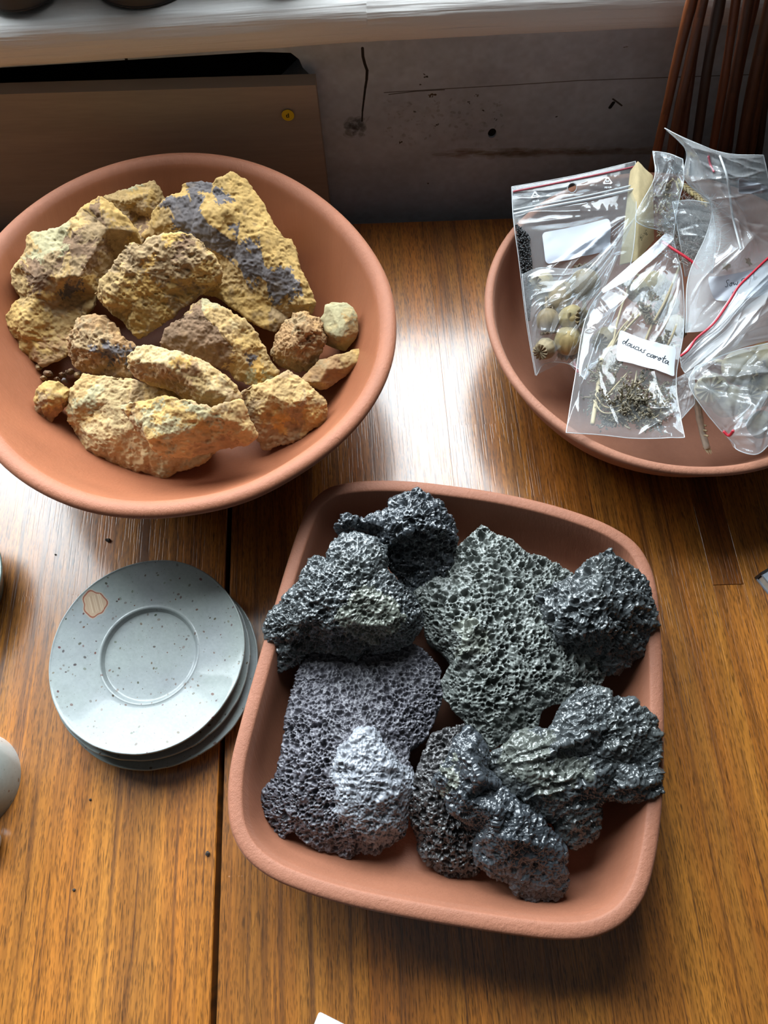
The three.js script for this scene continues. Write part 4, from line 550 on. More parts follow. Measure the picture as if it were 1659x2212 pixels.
lava('broad grey-green lava sheet full of bubbles in the middle of the dish', 5, 1.8, 'g',
  [[700, 442, 6.2], [745, 412, 6.4], [800, 370, 6.7], [830, 320, 6.9], [862, 275, 7], [920, 222, 7.1], [948, 188, 7.2], [1000, 230, 7], [1060, 252, 6.9], [1112, 292, 6.8], [1180, 312, 6.7], [1250, 340, 6.5], [1310, 400, 6.2], [1380, 520, 5.6], [1400, 650, 5.2], [1402, 735, 4.9], [1380, 782, 4.6], [1312, 800, 4.7], [1268, 832, 4.7], [1238, 842, 4.7], [1190, 852, 4.8], [1160, 880, 4.7], [1146, 930, 4.5], [1130, 955, 4.3], [1082, 952, 4.4], [1040, 985, 4.2], [980, 1012, 4], [930, 955, 4.2], [870, 892, 4.5], [812, 822, 4.8], [800, 770, 5], [838, 702, 5.2], [800, 655, 5], [752, 622, 5.2], [738, 560, 5.5], [716, 490, 5.9]],
  [[800, 480, 7], [950, 300, 7.6], [1050, 380, 7.4], [900, 420, 7.4], [1000, 500, 7.2], [1150, 450, 7], [850, 560, 7], [900, 590, 7.7], [890, 640, 7.5], [940, 620, 7], [860, 600, 6.9], [1050, 620, 6.8], [1200, 600, 6.5], [950, 720, 6.6], [1100, 750, 6.3], [1250, 720, 5.9], [870, 760, 6], [900, 830, 5.8], [1020, 850, 5.8], [1000, 930, 5], [1150, 830, 5.5], [1320, 740, 5.3], [790, 560, 6.2], [800, 620, 5.7], [850, 720, 5.9]], { paint: [{ tone: 'o', poly: [[860, 560], [900, 560], [980, 590], [960, 640], [900, 700], [870, 660], [880, 620]] }], cell: .0056, gloss: .46, lump: .8, pit: 1.1 });
lava('dark grey bubbly lava rock at the bottom, left of the glossy one', 7, 1.5, 'k',
  [[690, 1182, 4.4], [716, 1105, 5], [740, 1040, 5.2], [770, 960, 5.2], [830, 938, 5.2], [885, 925, 5.2], [960, 1010, 5], [980, 1150, 4.8], [960, 1300, 4.2], [940, 1420, 3.2], [940, 1462, 2.4], [880, 1482, 2], [820, 1476, 2], [768, 1442, 2.2], [730, 1400, 2.6], [718, 1342, 3.1], [698, 1300, 3.4], [690, 1240, 4]],
  [[780, 1080, 5.6], [860, 1020, 5.6], [760, 1200, 5.2], [850, 1200, 5.4], [800, 1320, 4.6], [880, 1340, 4.4], [800, 1420, 3.2], [880, 1440, 3]], { cell: .0046, gloss: .42, lump: 1.2 });
lava('glossy black lava rock at the bottom of the dish, streaked downwards', 8, 2.6, 'n',
  [[778, 1122, 6.6], [800, 1085, 6.9], [832, 1045, 7.1], [862, 970, 7.3], [900, 934, 7.3], [932, 962, 7.2], [962, 1010, 7], [972, 1090, 6.8], [1012, 1150, 6.5], [1080, 1210, 6.2], [1152, 1262, 6], [1200, 1312, 5.7], [1250, 1382, 5.2], [1256, 1452, 4.5], [1262, 1520, 3.7], [1240, 1560, 3.3], [1180, 1566, 3.2], [1110, 1560, 3.2], [1062, 1522, 3.6], [1048, 1492, 3.8], [1000, 1480, 3.9], [930, 1432, 4.2], [928, 1342, 5.1], [940, 1310, 5.3], [882, 1272, 5.6], [840, 1242, 5.8], [818, 1180, 6.2]],
  [[900, 1010, 8.3], [860, 1110, 7.5], [890, 1200, 7.1], [945, 1120, 8.2], [1005, 1240, 7.7], [1000, 1330, 6.7], [1080, 1345, 7.1], [1070, 1240, 6.8], [1020, 1400, 5.5], [1120, 1380, 6], [1180, 1360, 6], [1180, 1450, 5.1], [1100, 1480, 4.6], [1190, 1520, 4.1], [1040, 1210, 6.8], [1230, 1420, 5]], { paint: [{ tone: 'o', poly: [[800, 1100], [850, 1060], [885, 1090], [880, 1150], [850, 1190], [820, 1170]] }], cell: .0050, gloss: .30, pit: .35, rope: 1.1, rd: [.85, 0, -.5], lump: .6 });
lava('ropy glossy lava rock at lower right, its tip over the dish rim', 11, 3, 'b',
  [[970, 1042, 6.4], [1000, 1022, 6.6], [1035, 1010, 6.8], [1080, 955, 7.2], [1140, 945, 7.4], [1200, 950, 7.4], [1235, 905, 7.5], [1262, 840, 7.6], [1310, 790, 7.7], [1390, 782, 7.7], [1440, 832, 7.5], [1500, 830, 7.4], [1550, 872, 7.1], [1590, 910, 6.9], [1606, 962, 6.8], [1598, 1060, 6.7], [1606, 1130, 6.6], [1620, 1172, 6.5], [1562, 1192, 6.4], [1500, 1200, 6.2], [1400, 1190, 6], [1372, 1222, 5.6], [1380, 1282, 4.9], [1362, 1330, 4.4], [1290, 1372, 3.9], [1240, 1345, 4.3], [1210, 1290, 4.9], [1130, 1232, 5.4], [1075, 1200, 5.6], [1012, 1130, 6]],
  [[1100, 1010, 7.8], [1200, 1000, 8.2], [1300, 900, 8.3], [1420, 900, 8.2], [1500, 950, 7.8], [1240, 1035, 7.3], [1350, 1035, 7.2], [1450, 1060, 6.9], [1560, 1070, 6.5], [1120, 1100, 7.5], [1220, 1110, 7.6], [1350, 1120, 7.4], [1500, 1130, 7.4], [1300, 990, 8.3], [1450, 1000, 7.9], [1170, 1180, 6.8], [1280, 1180, 6.7], [1320, 1250, 6], [1280, 1300, 5.2], [1060, 1120, 6.8]], { paint: [{ tone: 'h', poly: [[980, 1040], [1080, 960], [1190, 955], [1230, 1000], [1200, 1040], [1330, 1060], [1360, 1120], [1240, 1160], [1180, 1200], [1100, 1150], [1060, 1100]] }], cell: .0054, gloss: .28, pit: .4, rope: 1.2, rd: [.29, 0, .96], lump: .6 });
lava('rounded knobbly grey lava rock at the upper right of the dish', 13, 3.6, 'b',
  [[1152, 470, 7.2], [1175, 435, 7.6], [1210, 412, 7.9], [1290, 380, 8.3], [1322, 340, 8.5], [1380, 302, 8.5], [1422, 280, 8.5], [1452, 312, 8.4], [1490, 332, 8.2], [1522, 362, 8], [1560, 402, 7.6], [1570, 452, 7.3], [1592, 512, 6.8], [1592, 560, 6.4], [1560, 602, 6], [1540, 660, 5.5], [1492, 692, 5.1], [1450, 742, 4.6], [1400, 728, 4.7], [1362, 690, 5], [1300, 672, 5.3], [1240, 660, 5.6], [1202, 622, 6.1], [1182, 560, 6.6]],
  [[1380, 400, 9.4], [1300, 450, 9.2], [1440, 450, 9.2], [1350, 500, 9.3], [1240, 520, 8.4], [1480, 530, 8.4], [1400, 570, 8.6], [1300, 590, 7.9], [1420, 650, 6.7], [1500, 620, 6.9], [1240, 590, 7.6], [1530, 450, 8.2]], { cell: .0062, gloss: .33, pit: .6, lump: 1.5 });
lava('crusty black lava rock at the left, with a pale olive patch, leaning on the rim', 17, 4.4, 'b',
  [[160, 550, 6.7], [180, 515, 7], [205, 482, 7.3], [250, 442, 7.8], [300, 352, 8.5], [340, 310, 8.7], [388, 320, 8.8], [402, 262, 9.1], [440, 232, 9.2], [500, 226, 9.2], [560, 246, 9.2], [602, 262, 9], [600, 312, 9], [582, 350, 8.9], [640, 392, 8.6], [690, 432, 8.1], [720, 480, 7.8], [735, 530, 7.2], [728, 570, 6.7], [690, 620, 6], [620, 652, 5.6], [560, 660, 5.5], [482, 692, 5], [440, 662, 5.3], [350, 652, 5.4], [300, 662, 5.3], [280, 700, 4.9], [210, 722, 4.8], [172, 730, 4.8], [164, 640, 5.6]],
  [[330, 420, 9.2], [450, 320, 9.8], [540, 330, 9.7], [400, 480, 9.2], [500, 430, 9.6], [580, 460, 9.2], [470, 540, 8.8], [560, 560, 8.6], [640, 540, 8.3], [300, 540, 8.4], [240, 560, 7.8], [400, 580, 7.9], [660, 590, 7.1], [520, 610, 6.9], [250, 620, 6.6], [380, 360, 9.4], [430, 600, 7.1]], { paint: [{ tone: 'o', poly: [[440, 470], [500, 420], [580, 440], [640, 480], [680, 540], [640, 590], [560, 610], [470, 590], [430, 540]] }], cell: .0042, gloss: .30, pit: .6, lump: 1.2, rope: .35, rd: [.8, 0, .6] });
lava('topmost black lava rock at the upper left corner, with a knob on its left', 19, 4.9, 'n',
  [[408, 192, 8.6], [430, 155, 8.9], [470, 149, 9], [502, 166, 8.9], [560, 150, 9], [602, 130, 9.2], [620, 90, 9.5], [662, 75, 9.6], [715, 57, 9.7], [752, 80, 9.6], [802, 110, 9.4], [830, 150, 9.1], [856, 200, 8.6], [861, 242, 8.2], [850, 290, 7.7], [842, 345, 7.0], [800, 405, 6.2], [740, 442, 5.6], [690, 440, 5.6], [640, 392, 6.0], [610, 330, 6.8], [590, 276, 7.6], [560, 225, 8], [480, 205, 8.3], [430, 216, 8.3]],
  [[680, 140, 10.4], [760, 150, 10.3], [620, 190, 9.8], [720, 200, 10.1], [790, 200, 9.7], [590, 180, 9.5], [660, 225, 9.6], [760, 235, 9.4], [820, 230, 9], [700, 270, 8.2], [780, 290, 8], [720, 350, 7], [450, 180, 9.2], [520, 180, 9.1]], { cell: .0050, gloss: .33, pit: .7, lump: 1.3 });
console.log('stone triangles', triangles);
// ---------------------------------------------------------------- clear bags of dried plants in the right bowl
const M2 = (x, y) => [1040 + x / 2.68, 260 + y / 2.68], B = (x, y, h) => at(...M2(x, y), h);
const toPx = (p) => { const x = p.x, y = p.y - TABLE - EYE, z = p.z, w = -(y * sP + z * cP) , a = x * cR + (y * cP - z * sP) * sR, b = -x * sR + (y * cP - z * sP) * cR; return [PW / 2 + a / w * FOCAL, PH / 2 - b / w * FOCAL]; };
const GLYPH = { d: [1.3, [.85, .75, .45, 1, .08, .55, .3, .05, .75, .35, 1.15, 2.1, .95, .9, 1, .15, 1.3, .12]], a: [1.05, [.85, .85, .4, 1, .08, .5, .3, .02, .7, .3, .88, .9, .85, .2, 1.1, .08]], u: [1, [.05, .95, .1, .2, .4, .05, .7, .4, .78, .95, .8, .2, 1.05, .1]], c: [.85, [.75, .85, .4, .98, .08, .5, .3, .03, .85, .15]], s: [.8, [.7, .95, .35, .8, .45, .5, .65, .2, .35, -.05, .05, .1]], r: [.75, [.05, .9, .15, .1, .2, .6, .5, .95, .75, .8]], o: [.95, [.5, .98, .1, .55, .35, .03, .75, .4, .5, .98, .95, .75]], t: [.75, [.4, 1.9, .3, .2, .65, .05], [0, 1.15, .8, 1.25]], S: [1, [.85, 1.7, .35, 1.85, .2, 1.3, .75, .75, .5, .02, .02, .25]], w: [1.1, [.05, .95, .2, .05, .5, .75, .75, .05, 1.05, .95]], y: [.9, [.05, .95, .3, .3, .7, .95, .35, -.8]], b: [.85, [.1, 2, .1, .1, .5, .05, .7, .5, .15, .75]], A: [1, [0, 0, .5, 1.8, .95, 0], [.2, .65, .8, .7]], W: [1.4, [0, 1.7, .3, .05, .65, 1.2, .95, .05, 1.3, 1.7]], i: [.5, [.15, .95, .2, .05, .5, .1]], l: [.5, [.2, 2, .15, .1, .5, .1]], ' ': [.55] };
function write(c, text, x, y, size, slant = .2) {
  for (const ch of text) { const [adv, ...lines] = GLYPH[ch]; for (const l of lines) { const p = []; for (let i = 0; i < l.length; i += 2) p.push([x + (l[i] + l[i + 1] * slant) * size, y - l[i + 1] * size]); c.beginPath(); c.moveTo(...p[0]); for (let i = 1; i < p.length - 1; i++) c.quadraticCurveTo(...p[i], (p[i][0] + p[i + 1][0]) / 2, (p[i][1] + p[i + 1][1]) / 2); c.lineTo(...p[p.length - 1]); c.stroke(); } x += adv * size; }
}
const film = (through, rough = .075, tint = [.95, .98, 1]) => phys({ color: lin(...tint), transmission: through, thickness: 0, roughness: rough, ior: 1.5, side: THREE.DoubleSide });
const seamMat = phys({ color: lin(.85, .88, .9), transmission: .45, thickness: 0, roughness: .3 }), redLine = std({ color: lin(.50, .02, .04), roughness: .4 }), printWhite = std({ color: lin(.85, .87, .88), roughness: .5 });
const poly = (pts, k) => { if (pts.length === 2) return pts[0].clone().lerp(pts[1], k); const c = pts.curve ??= new THREE.CatmullRomCurve3(pts, false, 'centripetal'); return c.getPoint(k); };
function pouch(name, label, o) {                        // a flat bag: four border lines, a pillow bulge and creases
  const [top, right, bottom, left] = [o.top, o.right, o.bottom, o.left].map((l) => l.map((p) => B(...p))), R = rng(o.seed), NU = o.nu ?? 84, NV = o.nv ?? 96;
  const base = (u, v) => { const t = poly(top, u), b = poly(bottom, u), l = poly(left, v), r = poly(right, v); const c = t.multiplyScalar(1 - v).addScaledVector(b, v).addScaledVector(l, 1 - u).addScaledVector(r, u); c.addScaledVector(top[0], -(1 - u) * (1 - v)).addScaledVector(top[top.length - 1], -u * (1 - v)).addScaledVector(bottom[0], -(1 - u) * v).addScaledVector(bottom[bottom.length - 1], -u * v); return c; };
  const nrm = base(.9, .5).sub(base(.1, .5)).cross(base(.5, .1).sub(base(.5, .9))).normalize(); if (nrm.y < 0) nrm.negate();
  const W = base(0, .5).distanceTo(base(1, .5)), H = base(.5, 0).distanceTo(base(.5, 1));
  const cre = Array.from({ length: o.creases ?? 14 }, () => { const a = (o.lean ?? 0) + (R() - .5) * (o.spread ?? 3), sgn = R() < .6 ? 1 : -1; return { x: R() * W, y: R() * H, c: Math.cos(a), s: Math.sin(a), w: .0012 + .004 * R() * R(), l: .012 + .045 * R(), h: sgn * (.0010 + .0028 * R()) * (o.crisp ?? 1) }; });
  for (const [u0, v0, u1, v1, h, w] of o.folds ?? []) { const x = (u0 + u1) / 2 * W, y = (v0 + v1) / 2 * H, dx = (u1 - u0) * W, dy = (v1 - v0) * H, l = Math.hypot(dx, dy); cre.push({ x, y, c: dx / l, s: dy / l, w: w ?? .0028, l: l * .55, h: h ?? .004 }); }
  const dent = (u, v, k) => {
    const x = u * W, y = v * H, e = Math.min(1, 9 * Math.min(u, 1 - u, v, 1 - v) + (o.loose ?? .12)); let d = (o.bulge ?? .006) * Math.pow(Math.sin(Math.PI * clamp(u)) * Math.sin(Math.PI * clamp(v)), .6);
    for (const q of cre) { const a = (x - q.x) * q.c + (y - q.y) * q.s, b = -(x - q.x) * q.s + (y - q.y) * q.c; d += e * q.h * Math.exp(-Math.abs(b) / q.w - (a / q.l) ** 2); }
    return d + e * ((o.wave ?? .0022) * fbm(x * 34, y * 34, o.seed + k, 3) + .00022 * ridged(x * 150, y * 150, o.seed + k, 2));
  };
  const c0 = base(.5, .5), low = Math.min(...[...top, ...right, ...bottom, ...left].map((p) => p.y)), t = thing(name, label, 'bag', V3(c0.x, low, c0.z));
  const P = [], I = [], hole = o.hole && M2(...o.hole), front = [];
  for (const side of [0, 1]) { const off = P.length / 3, nu = side ? NU >> 1 : NU, nv = side ? NV >> 1 : NV;
    for (let j = 0; j <= nv; j++) for (let i = 0; i <= nu; i++) { const u = i / nu, v = j / nv, p = base(u, v).addScaledVector(nrm, side ? -.45 * dent(u, v, 50) - .0004 : dent(u, v, 0)); P.push(p.x, p.y, p.z); if (!side) front.push(toPx(p)); }
    for (let j = 0; j < nv; j++) for (let i = 0; i < nu; i++) { const a = off + j * (nu + 1) + i, b = a + nu + 1; if (hole) { const q = toPx(base((i + .5) / nu, (j + .5) / nv)); if (Math.hypot(q[0] - hole[0], q[1] - hole[1]) < 9.5) continue; } I.push(a, b, a + 1, b, b + 1, a + 1); }
  }
  part('film', geoOf(P, I), o.mat ?? film(.93), t);
  const surf = (u, v, lift = 0) => base(u, v).addScaledVector(nrm, dent(u, v, 0) + lift);
  const find = (x, y) => { const [px, py] = M2(x, y); let best = 1e9, k = 0; front.forEach((q, i) => { const d = (q[0] - px) ** 2 + (q[1] - py) ** 2; if (d < best) { best = d; k = i; } }); return [(k % (NU + 1)) / NU, Math.floor(k / (NU + 1)) / NV]; };
  const edges = (o.seams ?? 'lrb'), edge = (f) => tube(Array.from({ length: 22 }, (_, i) => f(i / 21)), .00035, 5);
  const es = []; if (edges.includes('l')) es.push(edge((k) => surf(0, k))); if (edges.includes('r')) es.push(edge((k) => surf(1, k))); if (edges.includes('b')) es.push(edge((k) => surf(k, 1))); if (edges.includes('t')) es.push(edge((k) => surf(k, 0)));
  if (es.length) part('seam', mergeGeometries(es), seamMat, t);
  const line = (nm, pts, r, mat, lbl) => { const q = pts.map((p) => surf(...find(...p), .0006)); return part(nm, tube(q, r, 6), mat, t, lbl); };
  const patch = (nm, q, mat, lbl, lift = .0008, n = 16) => { const c = q.map((p) => find(...p)), PP = [], II = [], UU = []; for (let j = 0; j <= n; j++) for (let i = 0; i <= n; i++) { const a = i / n, b = j / n, u = lerp(lerp(c[0][0], c[1][0], a), lerp(c[3][0], c[2][0], a), b), v = lerp(lerp(c[0][1], c[1][1], a), lerp(c[3][1], c[2][1], a), b), p = surf(clamp(u), clamp(v), lift); PP.push(p.x, p.y, p.z); UU.push(a, 1 - b); } for (let j = 0; j < n; j++) for (let i = 0; i < n; i++) { const a = j * (n + 1) + i, b = a + n + 1; II.push(a, b, a + 1, b, b + 1, a + 1); } return part(nm, geoOf(PP, II, UU), mat, t, lbl); };
  return { t, surf, find, line, patch };
}
const labelMat = (draw, w = 512, h = 256, back = '#d3d8e2') => std({ map: canvasTex(w, h, (c) => { c.clearRect(0, 0, w, h); c.fillStyle = back; c.beginPath(); c.roundRect(2, 2, w - 4, h - 4, h * .13); c.fill(); if (draw) { c.strokeStyle = '#14161c'; c.lineCap = c.lineJoin = 'round'; draw(c, w, h); } }), alphaTest: .5, roughness: .55, side: THREE.DoubleSide });
const recycle = std({ map: canvasTex(128, 160, (c) => { c.clearRect(0, 0, 128, 160); c.strokeStyle = c.fillStyle = '#f4f8fa'; c.lineWidth = 10; c.lineJoin = 'round'; for (let k = 0; k < 3; k++) { c.save(); c.translate(64, 66); c.rotate(k * 2.0944); c.beginPath(); c.moveTo(-40, 25); c.lineTo(28, 25); c.stroke(); c.beginPath(); c.moveTo(22, 10); c.lineTo(46, 25); c.lineTo(22, 38); c.fill(); c.restore(); } c.font = 'bold 30px sans-serif'; c.textAlign = 'center'; c.fillText('04', 64, 76); c.font = 'bold 26px sans-serif'; c.fillText('PE-LD', 64, 146); }), alphaTest: .4, roughness: .5, side: THREE.DoubleSide });

// ---- the loose contents
const strawMats = [[.40, .31, .17], [.46, .37, .22], [.32, .25, .15], [.50, .38, .17], [.27, .21, .13]].map((c) => std({ color: lin(...c), roughness: .8 }));
const headMap = dataTex(128, 256, (x, y, o) => { const v = 1 + .2 * fbm(x * .35, y * .03, 3, 3) + .12 * fbm(x * .1, y * .1, 8, 3), d = sstep(.45, .7, fbm(x * .12, y * .05, 14, 3)); for (let c = 0; c < 3; c++) o[c] = .82 * v * (1 - .55 * d); });
function headShape(seed) {                              // pod, crown and stalk of a dried poppy head, 1 unit = radius of the pod
  const prof = [[0, -1.05], [.18, -1.04], [.3, -.98], [.55, -.86], [.82, -.55], [.98, -.1], [.95, .35], [.74, .72], [.46, .9], [.34, .97], [.36, 1.02]].map(([a, b]) => new THREE.Vector2(a, b));
  const pod = new THREE.LatheGeometry(new THREE.SplineCurve(prof).getPoints(28), 40), p = pod.attributes.position; for (let i = 0; i < p.count; i++) { const x = p.getX(i), y = p.getY(i), z = p.getZ(i), a = Math.atan2(z, x), k = 1 + .025 * Math.cos(a * 11) + .05 * noise3(x * 1.4 + seed, y * 1.4, z * 1.4); p.setXYZ(i, x * k, y, z * k); } pod.computeVertexNormals();
  const n = 13, P = [0, 1.06, 0], I = []; for (let i = 0; i < n * 4; i++) { const a = i / (n * 4) * Math.PI * 2, m = i % 4, r = m === 0 ? .80 : m === 2 ? .70 : .78, y = m === 0 ? 1.20 : m === 2 ? 1.04 : 1.11; for (const [q, yy] of [[.18, 1.07 + (y - 1.11) * .9], [.62 * r / .78, y - .01], [r, y - .06], [r * .98, y - .15], [.34, .96]]) P.push(Math.cos(a) * q, yy, Math.sin(a) * q); }
  for (let i = 0; i < n * 4; i++) { const a = 1 + i * 5, b = 1 + ((i + 1) % (n * 4)) * 5; I.push(0, b, a); for (let k = 0; k < 4; k++) I.push(a + k, b + k, a + k + 1, b + k, b + k + 1, a + k + 1); }
  const crown = geoOf(P, I).toNonIndexed(); crown.computeVertexNormals();
  return { pod, crown, stalk: tube([V3(0, -1.0, 0), V3(.03, -1.5, .05), V3(.12, -2.0, .1)], (t) => .15 - .04 * t, 7) };
}
const headParts = headShape(1), headTones = [[.42, .31, .13], [.37, .29, .17], [.24, .18, .10], [.46, .37, .22], [.31, .22, .115]].map((c) => std({ map: headMap, color: lin(...c), roughness: .72 })), crownTones = [[.24, .17, .08], [.28, .21, .12], [.15, .11, .07], [.33, .26, .15], [.21, .15, .085]].map((c) => std({ map: headMap, color: lin(...c), roughness: .8 }));
function poppy(x, y, h, mm, dx, dy, dz, tone, label, group, flat = 1) { // its crown points along (dx right, dy up, dz towards the viewer)
  const c = B(x, y, h + .35), t = thing('poppy_head', label, 'seed head', c, group), r = mm / 1000 * 1.12; t.quaternion.setFromUnitVectors(V3(0, 1, 0), V3(dx, dy, dz).normalize()); t.scale.set(r, r * flat, r);
  mesh('pod', headParts.pod, headTones[tone], t); mesh('crown', headParts.crown, crownTones[tone], t); mesh('stalk', headParts.stalk, headTones[tone], t); return t;
}
const PG = 'poppy heads in the bag with the twisted folds', PB = 'pale seed heads in the bag at the right edge', PO = 'orange-brown seed heads seen through the labelled bag';
poppy(355, 935, 7.4, 7.6, -.75, .35, .55, 3, 'cream poppy head, highest in the bag, its crown facing left', PG);
poppy(345, 1022, 6.6, 5.2, .5, .2, .5, 1, 'small pale poppy head just below the highest one', PG);
poppy(450, 1025, 6.8, 9.4, -.6, -.3, .75, 4, 'large wrinkled brown poppy head across the middle of the bag', PG, 1.25);
poppy(385, 1158, 6.4, 8.2, .1, -.55, .8, 4, 'round brown poppy head left of the ribbed yellow one', PG);
poppy(520, 1145, 6.9, 9.0, .62, .62, .5, 0, 'ribbed yellow poppy head with its rayed crown facing up', PG);
poppy(598, 950, 7.6, 11, .1, .3, -.9, 2, 'large olive-brown poppy head under the twisted fold', PG);
poppy(505, 1275, 5.9, 10.4, .1, -.8, .4, 0, 'large tan poppy head at the bottom right of the bag', PG);
poppy(372, 1320, 5.5, 7.4, -.62, .35, .62, 1, 'tan poppy head lowest in the bag, dark rayed crown at lower left', PG);
poppy(1000, 945, 7.6, 8.6, .5, .2, .7, 0, 'orange-tan seed head highest behind the labelled bag', PO); poppy(1075, 1075, 7.4, 8.4, -.5, .3, .6, 4, 'brown seed head right of the fan of thin stems', PO); poppy(725, 1265, 6.3, 8.4, -.6, .3, .5, 4, 'orange-brown seed head left of the white label', PO); poppy(905, 985, 7.2, 8, .2, .4, .8, 3, 'tan seed head beside the small brown umbel', PO); poppy(1120, 1190, 7.2, 7.6, .6, .2, .6, 4, 'brown seed head above the right end of the label', PO);
poppy(1330, 1560, 7.4, 11, -.35, .6, .35, 3, 'pale pleated seed head at the left of the right-hand bag', PB); poppy(1425, 1625, 7.2, 10.6, .65, .25, .5, 1, 'pale greyish seed head below the pleated one', PB); poppy(1500, 1430, 8.2, 11.4, .6, .2, .45, 3, 'largest cream seed head, upper middle of the right-hand bag', PB); poppy(1630, 1385, 8.4, 11, .7, .3, .2, 0, 'golden seed head at the right picture edge', PB); poppy(1640, 1560, 7.4, 10.6, .2, .6, .5, 1, 'tan seed head at the right edge below the golden one', PB); poppy(1570, 1590, 7.2, 9.6, -.5, .5, .4, 1, 'beige seed head between the grey one and the right edge', PB); poppy(1620, 1760, 6.4, 9, .3, .5, .5, 2, 'dull grey seed head near the bottom of the right-hand bag', PB);
// dried umbels
const umbelMats = [[.46, .39, .27], [.37, .31, .21], [.30, .25, .17], [.125, .105, .072], [.17, .145, .10]].map((c) => std({ color: lin(...c), roughness: .85 }));
function umbel(c, axis, n, len, seed, spread = 1) {
  const R = rng(seed), out = [], q = new THREE.Quaternion().setFromUnitVectors(V3(0, 1, 0), axis.clone().normalize()), seeds = [];
  for (let i = 0; i < n; i++) { const a = R() * 6.283, o = (.25 + .75 * Math.sqrt(R())) * spread, l = len * (.55 + .55 * R()), cu = (R() - .2) * .55; const pt = (k) => V3(Math.cos(a + k * .3 * (R() - .5)) * l * o * k * (1 - cu * k * .6), l * k * (1 - .25 * o), Math.sin(a) * l * o * k * (1 - cu * k * .6)).applyQuaternion(q).add(c); const e = pt(1); out.push(tube([pt(0), pt(.35), pt(.7), e], .00050 + .00020 * R(), 4, false)); for (let k = 0; k < 2; k++) { const s = new THREE.IcosahedronGeometry(.00065 + .0005 * R(), 0); s.scale(.7, 1.5, .7); s.rotateX(R() * 3); s.rotateZ(R() * 3); s.translate(e.x + (R() - .5) * .0045, e.y + (R() - .5) * .0035, e.z + (R() - .5) * .0045); seeds.push(s.index ? s.toNonIndexed() : s); } }
  return [mergeGeometries(out), mergeGeometries(seeds)];
}
{
  const c = B(840, 1560, 7.2), t = thing('umbel_bunch', 'bunch of dried brown umbels with thin stems inside the labelled bag', 'dried flowers', V3(c.x, B(840, 1560, 5.8).y, c.z));
  const st = (pts, r, m = 1) => part('stem', tube(pts.map((p) => B(...p)), r, 7), strawMats[m], t);
  st([[790, 1245, 8.3], [742, 1312, 8.2], [692, 1400, 7.8], [674, 1560, 7.3], [642, 1758, 8.0]], .0017, 1); st([[1148, 845, 9.9], [1062, 1050, 9.2], [985, 1190, 8.6], [940, 1300, 8.1]], .0010, 0); st([[1132, 1180, 8.9], [1098, 1260, 8.6], [1060, 1330, 8.2]], .0009, 0);
  [[905, 1100], [930, 1110], [960, 1065], [985, 1060], [1005, 1040], [880, 1120], [860, 1145], [845, 985], [830, 1000]].forEach(([x, y], i) => st([[744 + i * 2, 1316, 8.3], [lerp(744, x, .5) + (i % 3) * 6 - 10, lerp(1316, y, .5), 8.5 + .1 * (i % 4)], [x, y, 8.6]], .0006 + .0002 * (i % 2), i % 3));
  [[[860, 1445], [810, 1500], [735, 1590], [720, 1640]], [[900, 1450], [880, 1540], [830, 1620], [720, 1645]], [[930, 1460], [905, 1540], [860, 1600], [790, 1640]], [[985, 1470], [1020, 1560], [1010, 1680], [965, 1770]], [[1000, 1470], [1040, 1580], [1030, 1700], [980, 1730]], [[960, 1465], [975, 1540], [930, 1600], [880, 1620]], [[660, 1590], [720, 1660], [800, 1650], [880, 1590]], [[650, 1620], [700, 1690], [780, 1690], [850, 1640]]].forEach((p, i) => st(p.map(([x, y], k) => [x, y, 7.9 + .25 * Math.sin(i + k)]), .00055, i % 2));
  [[850, 960, 8.6, .0085, -.2, .2, -1, 18], [985, 1055, 8.7, .0075, .5, .5, -.9, 20], [920, 1120, 8.4, .0085, .4, .7, -.6, 26], [960, 1180, 8.3, .0085, .3, .8, -.3, 24], [760, 1690, 7.2, .0140, -.2, .7, .35, 44], [965, 1705, 7.3, .0140, .2, .6, .55, 40], [860, 1580, 7.5, .0135, 0, .8, .5, 40], [1000, 1580, 7.2, .0125, .5, .7, .5, 34], [700, 1610, 7.3, .0125, -.6, .6, .5, 34], [880, 1660, 7.2, .0145, .1, .7, .8, 42], [800, 1735, 7.2, .0115, -.1, .8, .2, 34], [770, 1420, 7.3, .0130, -.3, .9, .3, 34], [1040, 1300, 7.8, .0120, .3, .9, .3, 30], [900, 1755, 7.4, .009, .1, .8, .2, 28], [730, 1735, 7, .0105, -.2, .8, .2, 36], [1000, 1660, 7.1, .0125, .4, .6, .6, 36], [820, 1640, 7.4, .0135, -.1, .8, .5, 40], [940, 1640, 7.5, .0125, .2, .7, .6, 36], [860, 1690, 7.4, .0125, 0, .8, .3, 40], [780, 1540, 7.3, .0115, -.3, .8, .4, 30], [930, 1520, 7.3, .0115, .2, .9, .2, 30], [700, 1480, 7.2, .0105, -.4, .8, .2, 26]].forEach(([x, y, h, l, ax, ay, az, n], i) => { const [rays, seeds] = umbel(B(x, y, h), V3(ax, ay, az), n, l, 300 + i, 1.0); const m = part('flower_head', rays, umbelMats[i % 3], t), g = seeds.translate(-t.position.x, -t.position.y, -t.position.z); mesh('seeds', g, umbelMats[3 + i % 2], m); });
}
